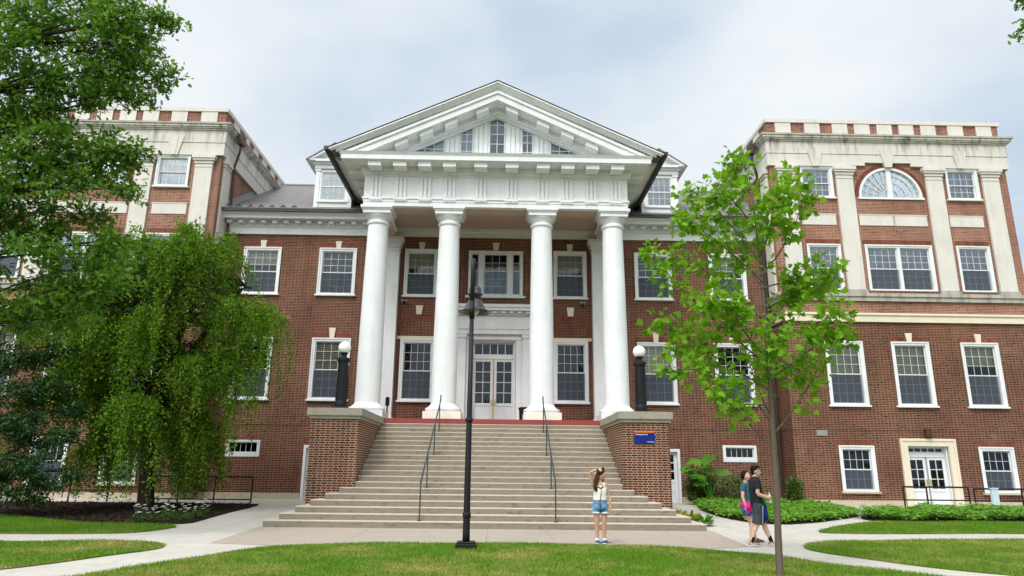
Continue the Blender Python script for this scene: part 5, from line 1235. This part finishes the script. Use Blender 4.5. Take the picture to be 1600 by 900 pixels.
def girl():
    q=at(939,851,16.6); R0=empty('person',(q.x,16.6,0),'young woman in white crop top and denim shorts shading her eyes with a raised arm','person')
    b=MB(); m=SKIN_A
    loft(b,[(0,0,.74,.145,.10),(0,0,.80,.165,.115),(0,.005,.88,.158,.108),(0,0,.98,.122,.088),(0,-.005,1.08,.128,.092),(0,-.012,1.18,.142,.105),(0,0,1.27,.150,.088),(0,0,1.33,.10,.066),(.005,0,1.365,.05,.048)],m)
    b.tube([V3(.005,.0,1.33),V3(.01,-.005,1.40),V3(.018,-.012,1.45)],[.052,.046,.048],m,12)
    f=Vector((.72,-.70,.0)); c=V3(.03,-.015,1.495); P=head(b,c,f,m,.96)
    for s in (-1,1):
        b.ball(V3(s*.145,0,1.285),.052,m,12,8)
        b.tube([V3(s*.085,0,.80),V3(s*.088,-.008,.68),V3(s*.082,-.012,.46),V3(s*.080,.004,.34),V3(s*.082,.010,.24),V3(s*.084,.008,.09),V3(s*.086,0,.04)],[.082,.080,.054,.052,.047,.033,.034],m,12)
        b.tube([V3(s*.086,.02,.04),V3(s*.086+.05,-.06,.03)],[.03,.03],m,8)
    # hanging arm (viewer's right), raised arm (viewer's left)
    e=V3(.205,.02,1.05); w=V3(.225,-.02,.83); b.tube([V3(.152,0,1.29),V3(.178,.01,1.18),e,V3(.222,.0,.96),w],[.045,.040,.033,.034,.023],m,10); hand(b,w,V3(.02,-.06,-1),V3(-1,-.2,0),m,.35,.155)
    e=V3(-.225,-.05,1.555); w=V3(-.045,-.15,1.625); b.tube([V3(-.150,0,1.285),V3(-.190,-.02,1.40),e],[.048,.040,.034],m,10); b.tube([e,V3(-.14,-.10,1.60),w],[.034,.033,.023],m,10); hand(b,w,V3(1,-.15,-.10),V3(0,.3,-1),m,.25,.155)
    fuse(b,'body',.0085,m,R0); face(P,R0)
    TOP=cloth('white_lace_top',(.78,.77,.72),(.52,.51,.46),30,.5,.75); DEN=cloth('denim',(.08,.19,.36),(.16,.32,.50),14); HEM=cloth('bleached_hem',(.62,.68,.74)); STR=plain('black_strap',(.012,.012,.014),.6,.2,.1,20)
    b=MB(); loft(b,[(0,0,.945,.158,.120),(0,0,.97,.156,.118),(0,-.004,1.06,.150,.112),(0,-.014,1.17,.157,.122),(0,-.006,1.24,.155,.108),(0,0,1.262,.13,.092)],TOP)
    for s in (-1,1): b.tube([V3(s*.088,-.098,1.235),V3(s*.092,-.062,1.315),V3(s*.092,.0,1.342),V3(s*.09,.07,1.26)],.016,TOP,8)
    b.build('top',R0,smooth=True,world=False)
    b=MB(); loft(b,[(0,0,.735,.172,.128),(0,0,.80,.180,.131),(0,.005,.88,.170,.121),(0,0,.955,.146,.104)],DEN)
    for s in (-1,1): b.tube([V3(s*.086,0,.80),V3(s*.092,-.004,.72),V3(s*.094,-.006,.695)],[.092,.096,.098],DEN,16)
    b.build('shorts',R0,smooth=True,world=False)
    b=MB()
    for s in (-1,1): b.tube([V3(s*.094,-.006,.700),V3(s*.096,-.006,.655)],[.0995,.103],HEM,18)
    b.build('hem',R0,smooth=True,world=False)
    b=MB(); b.tube([V3(.02,-.128,1.20),V3(.008,-.135,1.10),V3(-.012,-.13,1.0),V3(-.02,-.135,.90),V3(-.015,-.14,.78)],.007,STR,6); b.tube([V3(-.06,-.110,1.25),V3(.0,-.132,1.215),V3(.06,-.112,1.25)],.016,STR,6); b.build('strap',R0,world=False)
    # hair: cap and long fall over the right shoulder and back
    b=MB(); up=Vector((0,0,1)); s=Vector((f.y,-f.x,0)).normalized(); fn=f.normalized()
    b.ball(c-fn*.018+up*.038,.093,HAIR1,18,12,(1,1,1.02))
    for k in range(26):
        a=rng.uniform(-1.9,1.9); p0=c-fn*.05*math.cos(a)+s*.08*math.sin(a)+up*.05; out=(-fn*math.cos(a)*.8+s*math.sin(a)); dx=Vector((-.05-.05*rng.random(),.01,0))
        L=rng.uniform(.30,.44); pts=[p0,p0+out*.03-up*.06,p0+out*.035+dx*.6-up*L*.5+Vector((0,-.03,0)),p0+out*.02+dx*1.2-up*L+Vector((0,-.05,0))]
        b.tube(pts,[.02,.026,.022,.006],HAIR1,6)
    for k in range(8):
        x=rng.uniform(-.13,-.075); b.tube([c+V3(-.085,.0,.03),V3(x,-.06,1.40),V3(x-.01,-.115,1.28),V3(x+.01,-.13,1.15)],[.022,.026,.022,.006],HAIR1,6)
    b.build('hair',R0,smooth=True,world=False)
    b=MB(); b.tube([V3(-.075,-.135,1.612),V3(-.045,-.148,1.624)],[.0285,.0285],STR,12); b.build('wrist_band',R0,smooth=True,world=False)
    SH=cloth('blue_trainer',(.02,.06,.18),(.10,.14,.22),25); SO=plain('white_sole',(.7,.7,.68),.6,.2,.05,9); SK=plain('white_sock',(.75,.75,.73),.8,.1,.05,9)
    for s in (-1,1):
        b=MB(); shoe(b,V3(s*.086+.015,-.015,0),(.72 if s>0 else .4,-.75),SH,SO,.225); b.build('shoe',R0,smooth=True,world=False)
        b=MB(); b.tube([V3(s*.085,.008,.07),V3(s*.084,.008,.125)],[.040,.039],SK,12); b.build('sock',R0,smooth=True,world=False)
    # small black phone held up in the shading hand
    H=empty('phone',tuple(Vector((q.x,16.6,0))+V3(.06,-.19,1.62)),'small black phone in the raised hand of the woman in the white top','phone'); b=MB(); b.box(-.034,.034,-.006,.006,-.07,.07,BLACKI); b.build('case',H,world=False,bevel=.006); b=MB(); b.box(-.029,.029,-.0075,-.0062,-.06,.06,GLOSSB); b.build('screen',H,world=False); H.rotation_euler=(R(14),R(-26),R(30))
girl()

def man():
    q=at(1188,852,16.55); R0=empty('person',(q.x,16.55,0),'man in glasses, dark polo shirt and grey shorts walking to the right','person')
    b=MB(); m=SKIN_B
    # a walker in profile: depth of the chest along x, shoulders along y
    loft(b,[(0,0,.84,.11,.15),(0,0,.92,.122,.168),(-.005,0,1.00,.118,.160),(-.012,0,1.10,.112,.155),(-.015,0,1.22,.122,.172),(-.02,0,1.34,.118,.185),(-.022,0,1.42,.085,.165),(-.015,0,1.475,.055,.075)],m)
    b.tube([V3(-.02,0,1.44),V3(-.005,0,1.52),V3(.01,0,1.57)],[.062,.056,.056],m,12)
    f=Vector((1,-.28,0)); c=V3(.02,0,1.625); P=head(b,c,f,m,1.06)
    # near side (towards camera) is -y
    legs=((-1,(0,-.085,.88),(.135,-.09,.50),(.275,-.095,.13),0.10),(1,(0,.085,.88),(-.045,.09,.48),(-.235,.10,.115),0))
    legs=((-1,(-.01,-.085,.88),(-.055,-.09,.49),(-.235,-.10,.115),0.0),(1,(.01,.085,.88),(.15,.09,.50),(.285,.095,.115),0.0))
    for s,h,k,a,l in legs:
        h,k,a=V3(*h),V3(*k),V3(*a); kn=(k-h).normalized()
        b.tube([h,(h+k)/2+V3(.01,0,0),k,(k*.7+a*.3)+V3(-.018,0,0),(k*.4+a*.6)+V3(-.012,0,0),a,a-V3(0,0,.06)],[.098,.086,.062,.062,.054,.037,.038],m,12)
        b.tube([a-V3(.03,0,.06),a+V3(.10,-.02,-.08)],[.035,.03],m,8)
    for s,e,w in ((-1,(-.055,-.225,1.13),(.16,-.20,1.055)),(1,(-.02,.225,1.14),(.19,.10,1.07))):
        sh=V3(-.02,s*.185,1.395); e,w=V3(*e),V3(*w); b.ball(sh,.062,m,12,8); b.tube([sh,(sh+e)/2,e],[.056,.05,.042],m,10); b.tube([e,e*.55+w*.45,w],[.042,.041,.027],m,10)
        hand(b,w,V3(1,.25*-s,.12),V3(0,-s,-.25),m,.7,.18)
    fuse(b,'body',.009,m,R0); face(P,R0)
    SHIRT=cloth('charcoal_shirt',(.022,.026,.034),(.014,.017,.022),8); SHO=cloth('slate_shorts',(.05,.065,.075),(.035,.045,.055),8); PIP=plain('white_piping',(.5,.52,.52),.7,.2,.05,9)
    b=MB(); loft(b,[(.0,0,.83,.150,.192),(.0,0,.92,.146,.186),(-.008,0,1.05,.138,.178),(-.014,0,1.20,.142,.190),(-.02,0,1.34,.136,.200),(-.022,0,1.425,.100,.178),(-.018,0,1.478,.070,.09),(-.012,0,1.50,.066,.070)],SHIRT)
    for s,e in ((-1,(-.055,-.225,1.13)),(1,(-.02,.225,1.14))):
        sh=V3(-.02,s*.180,1.40); e=V3(*e); b.tube([sh-V3(0,s*.04,-.01),sh,(sh*.62+e*.38),(sh*.40+e*.60)],[.07,.076,.072,.074],SHIRT,14)
    fuse(b,'shirt',.011,SHIRT,R0,3)
    b=MB(); b.tube([V3(-.075,-.03,1.49),V3(-.03,-.062,1.505),V3(.04,-.045,1.485),V3(.06,0,1.47)],.013,SHIRT,8); b.tube([V3(-.075,.03,1.49),V3(-.03,.062,1.505),V3(.04,.045,1.485),V3(.06,0,1.47)],.013,SHIRT,8); b.build('collar',R0,smooth=True,world=False)
    b=MB(); loft(b,[(0,0,.78,.13,.178),(0,0,.88,.140,.185),(0,0,.96,.135,.178)],SHO)
    for s,h,k,a,l in legs:
        h,k=V3(*h),V3(*k); b.tube([h+V3(0,0,.03),h*.5+k*.5,h*.08+k*.92+V3(-.01,0,0),k+(k-h)*.04+V3(-.015,0,0)],[.118,.116,.112,.116],SHO,16)
    fuse(b,'shorts',.012,SHO,R0,3)
    b=MB(); h,k=V3(*legs[0][1]),V3(*legs[0][2]); b.tube([h+V3(.06,-.125,0),(h+k)/2+V3(.07,-.118,0),k+V3(.075,-.105,0)],.006,PIP,6); b.build('piping',R0,world=False)
    SH=cloth('grey_blue_trainer',(.12,.17,.24),(.35,.38,.42),25); SO=plain('trainer_sole',(.6,.62,.64),.6,.2,.05,9); SK=plain('black_sock',(.012,.012,.014),.9,.1,.1,9)
    for s,h,k,a,l in legs:
        a=V3(*a); k=V3(*k); b=MB(); shoe(b,V3(a.x+.03,a.y,0),(1,-.12),SH,SO,.27); b.build('shoe',R0,smooth=True,world=False)
        b=MB(); d=(k-a).normalized(); b.tube([a-V3(-.01,0,.03),a+d*.10],[.046,.047],SK,12); b.build('sock',R0,smooth=True,world=False)
    b=MB(); up=Vector((0,0,1)); fn=f.normalized(); sd=Vector((fn.y,-fn.x,0))
    b.ball(c-fn*.022+up*.045,.098,HAIR2,18,12,(1,1,.98)); b.ball(c+fn*.035+up*.105,.05,HAIR2,14,8,(1.1,1,.7)); b.ball(c-fn*.05-up*.02,.07,HAIR2,14,8)
    for k in range(40):
        u=Vector(tuple(unit(1)[0])); u.z=abs(u.z); p=c-fn*.02+up*.045+u*.092; b.tube([p,p+u*.018+fn*.018],[.012,.003],HAIR2,5)
    for t in (-1,1): b.ball(c+fn*.0+sd*t*.083-up*.02,.014,HAIR2,8,6,(1,.6,2.2))
    b.build('hair',R0,smooth=True,world=False)
    b=MB()
    for t in (-1,1):
        cc=P(.103,t*.033,.006); pts=[cc+sd*.024*math.cos(a)+up*.018*math.sin(a) for a in np.linspace(0,2*math.pi,13)]; b.tube(pts,.0028,BLACKI,5,cap=False); b.tube([P(.100,t*.058,.010),P(.0,t*.09,.008)],.0028,BLACKI,5)
    b.build('glasses',R0,world=False)
    base=Vector((q.x,16.55,0))
    B=empty('water_bottle',tuple(base+V3(.245,-.14,.93)),'clear water bottle held in front by the man in glasses','bottle')
    CLEAR=plain('bottle_plastic',(.62,.68,.68),.15,.5,.06,20); LBL=plain('bottle_label',(.55,.60,.30),.4,.3,.1,20)
    b=MB(); b.lathe([(.028,0),(.033,.01),(.033,.15),(.030,.17),(.013,.205),(.013,.215)],0,0,CLEAR,14); b.build('body',B,smooth=True,world=False); b=MB(); b.lathe([(.016,.212),(.016,.235)],0,0,PAINTW if 'PAINTW' in globals() else WHITE,12); b.build('cap',B,world=False); b=MB(); b.lathe([(.0338,.06),(.0338,.11)],0,0,LBL,14,cap=False); b.build('label_band',B,world=False)
    BL=cloth('royal_blue_cloth',(.010,.035,.20),(.008,.025,.13),7)
    J=empty('blue_bag',tuple(base+V3(.16,-.02,.58)),'royal blue cloth bag hanging from the hand of the man in glasses','bag')
    b=MB(); loft(b,[(0,0,0,.055,.05),(0,0,.05,.07,.065),(-.005,0,.16,.062,.06),(0,0,.27,.048,.045),(.01,0,.33,.02,.02)],BL,14); b.build('pouch',J,smooth=True,world=False); b=MB(); b.tube([V3(0,-.02,.31),V3(.02,.0,.44),V3(.06,.06,.475)],.007,BL,6); b.tube([V3(0,.02,.31),V3(.03,.02,.43),V3(.06,.08,.475)],.007,BL,6); b.build('strap',J,world=False)
man()

def woman():
    q=at(1171,849,17.35); R0=empty('person',(q.x,17.35,0),'woman in teal shirt walking half hidden behind the man in dark clothes','person')
    b=MB(); m=SKIN_B
    loft(b,[(0,0,.76,.125,.15),(0,0,.84,.13,.165),(0,0,.92,.118,.155),(0,0,1.00,.10,.135),(0,0,1.12,.118,.145),(0,0,1.22,.118,.155),(0,0,1.30,.09,.15),(.005,0,1.36,.05,.06)],m)
    b.tube([V3(.0,0,1.33),V3(.01,0,1.42),V3(.02,0,1.46)],[.052,.047,.048],m,12)
    f=Vector((.62,-.80,0)); c=V3(.025,-.01,1.515); P=head(b,c,f,m,.98)
    legs=((-1,(0,-.08,.80),(.09,-.085,.44),(.02,-.09,.10)),(1,(0,.08,.80),(.10,.085,.44),(.19,.09,.09)))
    for s,h,k,a in legs:
        h,k,a=V3(*h),V3(*k),V3(*a); b.tube([h,(h+k)/2,k,k*.7+a*.3+V3(-.015,0,0),k*.4+a*.6+V3(-.01,0,0),a,a-V3(0,0,.05)],[.092,.08,.056,.056,.048,.033,.034],m,12); b.tube([a-V3(.03,0,.055),a+V3(.13,-.02,-.07)],[.033,.022],m,8)
    # arms: the visible one hangs on the camera's left
    sh=V3(-.10,-.14,1.285); e=V3(-.14,-.17,1.03); w=V3(-.09,-.20,.82); b.ball(sh,.055,m,12,8); b.tube([sh,(sh+e)/2,e],[.05,.044,.037],m,10); b.tube([e,e*.55+w*.45,w],[.037,.036,.024],m,10); hand(b,w,V3(.25,-.1,-1),V3(.6,.6,0),m,.5,.16)
    sh=V3(.06,.15,1.285); e=V3(.06,.20,1.04); w=V3(.20,.16,.90); b.ball(sh,.053,m,12,8); b.tube([sh,(sh+e)/2,e],[.048,.043,.036],m,10); b.tube([e,w],[.036,.024],m,10); hand(b,w,V3(1,-.2,-.3),V3(0,-.8,-.4),m,.6,.16)
    fuse(b,'body',.009,m,R0); face(P,R0)
    TE=cloth('teal_shirt',(.015,.12,.10),(.05,.10,.15),16,.4,.6); PK=cloth('magenta_cloth',(.62,.03,.20),(.45,.02,.14),8); BS=cloth('blue_shorts',(.03,.09,.30),(.10,.18,.38),16); BK=plain('brown_sandal',(.10,.045,.025),.6,.3,.1,9)
    b=MB(); loft(b,[(0,0,.86,.140,.178),(0,0,.98,.128,.160),(0,0,1.12,.138,.166),(0,0,1.22,.138,.174),(0,0,1.30,.105,.165),(.004,0,1.365,.066,.078)],TE)
    for sh,e in ((V3(-.10,-.14,1.29),V3(-.14,-.17,1.03)),(V3(.06,.15,1.29),V3(.06,.20,1.04))): b.tube([V3(0,sh.y*.6,1.30),sh,sh*.55+e*.45],[.07,.068,.066],TE,14)
    fuse(b,'shirt',.011,TE,R0,3)
    b=MB(); loft(b,[(0,0,.70,.138,.17),(0,0,.80,.150,.185),(0,0,.88,.145,.178)],BS)
    for s,h,k,a in legs: h,k=V3(*h),V3(*k); b.tube([h,h*.6+k*.4,h*.48+k*.52],[.112,.106,.108],BS,16)
    fuse(b,'shorts',.012,BS,R0,3)
    b=MB(); loft(b,[(0,0,.80,.160,.196),(0,0,.86,.166,.202),(0,0,.92,.155,.190)],PK); b.tube([V3(-.06,-.18,.90),V3(-.05,-.215,.80),V3(-.02,-.20,.68)],[.05,.06,.04],PK,10); b.tube([V3(.0,-.19,.90),V3(.02,-.215,.80),V3(.03,-.20,.72)],[.04,.05,.03],PK,10); fuse(b,'waist_wrap',.012,PK,R0,3)
    b=MB(); up=Vector((0,0,1)); fn=f.normalized(); sd=Vector((fn.y,-fn.x,0)); b.ball(c-fn*.024+up*.036,.095,HAIR2,18,12,(1,1,1.02)); b.ball(c-fn*.09-up*.03,.05,HAIR2,12,8); 
    for t in (-1,1): b.tube([c+sd*t*.07+up*.06,c+sd*t*.088-up*.01,c+sd*t*.075-fn*.03-up*.09],[.03,.022,.012],HAIR2,6)
    b.build('hair',R0,smooth=True,world=False)
    for s,h,k,a in legs:
        a=V3(*a); b=MB(); shoe(b,V3(a.x+.03,a.y,0),(1,-.15),BK,BK,.235); b.build('sandal',R0,smooth=True,world=False)
woman()
# ------------------------------------------------------------------ daylight under broken cloud
W=bpy.data.worlds.new('World'); SC.world=W; W.use_nodes=True; nt=W.node_tree; nt.nodes.clear()
def wn(t,**k):
    x=nt.nodes.new(t)
    for a,b in k.items(): setattr(x,a,b)
    return x
SUN_EL,SUN_AZ=R(52),R(208)      # azimuth clockwise from +Y: behind the camera, to its left
sky=wn('ShaderNodeTexSky',sky_type='NISHITA',sun_disc=False,sun_elevation=SUN_EL,sun_rotation=SUN_AZ)
tc=wn('ShaderNodeTexCoord'); sp=wn('ShaderNodeSeparateXYZ'); nt.links.new(tc.outputs['Generated'],sp.inputs[0])
def wm(op,a,b=0.0,clamp=False):
    x=wn('ShaderNodeMath',operation=op,use_clamp=clamp)
    for i,v in enumerate((a,b)):
        if hasattr(v,'is_output'): nt.links.new(v,x.inputs[i])
        else: x.inputs[i].default_value=v
    return x.outputs[0]
den=wm('ADD',wm('MAXIMUM',sp.outputs[2],0.0),.22)
cv=wn('ShaderNodeCombineXYZ'); nt.links.new(wm('DIVIDE',sp.outputs[0],den),cv.inputs[0]); nt.links.new(wm('DIVIDE',sp.outputs[1],den),cv.inputs[1])
def cn(scale,off,detail=6,rough=.55,dist=.3):
    mp=wn('ShaderNodeMapping'); nt.links.new(cv.outputs[0],mp.inputs[0]); mp.inputs['Location'].default_value=off
    n=wn('ShaderNodeTexNoise'); nt.links.new(mp.outputs[0],n.inputs['Vector']); n.inputs['Scale'].default_value=scale; n.inputs['Detail'].default_value=detail; n.inputs['Roughness'].default_value=rough; n.inputs['Distortion'].default_value=dist; return n.outputs['Fac']
def mr(v,a,b,c=0.0,d=1.0):
    x=wn('ShaderNodeMapRange',clamp=True,interpolation_type='SMOOTHSTEP'); nt.links.new(v,x.inputs[0]); x.inputs[1].default_value=a; x.inputs[2].default_value=b; x.inputs[3].default_value=c; x.inputs[4].default_value=d; return x.outputs[0]
def mx(f,a,b,blend='MIX'):
    x=wn('ShaderNodeMix',data_type='RGBA',blend_type=blend)
    if hasattr(f,'is_output'): nt.links.new(f,x.inputs[0])
    else: x.inputs[0].default_value=f
    for i,v in ((6,a),(7,b)):
        if hasattr(v,'is_output'): nt.links.new(v,x.inputs[i])
        else: x.inputs[i].default_value=(*v,1)
    return x.outputs[2]
K=1/.10   # clouds are given in picture brightness, the background runs at .10
grey=mr(cn(.95,(.35,1.9,0),4,.5,.15),.38,.64); fine=mr(cn(2.2,(2.2,.4,0),4,.5,.1),.35,.7)
cl=mx(grey,tuple(c*K for c in (.83,.88,.915)),tuple(c*K for c in (.50,.615,.76)))
cl=mx(wm('MULTIPLY',fine,.55),cl,tuple(c*K for c in (.88,.91,.93)))
thin=mr(cn(.9,(4.1,-2.3,0)),.50,.68)
col=mx(wm('MULTIPLY',thin,.35),cl,mx(.45,tuple(c*K for c in (.52,.68,.84)),sky.outputs[0]))
# cloud is brighter round the veiled sun
sd=Vector((math.sin(SUN_AZ)*math.cos(SUN_EL),math.cos(SUN_AZ)*math.cos(SUN_EL),math.sin(SUN_EL)))
vm=wn('ShaderNodeVectorMath',operation='DOT_PRODUCT'); nt.links.new(tc.outputs['Generated'],vm.inputs[0]); vm.inputs[1].default_value=sd
gl=wm('POWER',wm('MAXIMUM',vm.outputs['Value'],0.0),5.0)
col=mx(1.0,col,mx(gl,(1,1,1),(6.0,5.6,5.0)),'MULTIPLY')
# ground side of the world is dim
lo=mr(sp.outputs[2],-.06,.0); col=mx(lo,tuple(c*K for c in (.10,.11,.09)),col)
bg=wn('ShaderNodeBackground'); nt.links.new(col,bg.inputs[0]); bg.inputs[1].default_value=.10
ou=wn('ShaderNodeOutputWorld'); nt.links.new(bg.outputs[0],ou.inputs[0])
sl=bpy.data.lights.new('sun','SUN'); sl.energy=1.5; sl.angle=R(10); sl.color=(1,.96,.90)
so=bpy.data.objects.new('sun',sl); COL.objects.link(so); so.rotation_euler=(-sd).to_track_quat('-Z','Y').to_euler()
VS=SC.view_settings; VS.view_transform='Standard'; VS.look='None'; VS.gamma=1; VS.use_curve_mapping=False; VS.exposure=0.08
SC.display_settings.display_device='sRGB'
SC.cycles.max_bounces=6; SC.cycles.diffuse_bounces=3; SC.cycles.glossy_bounces=3; SC.cycles.transparent_max_bounces=12; SC.cycles.transmission_bounces=3
SC.cycles.use_denoising=True
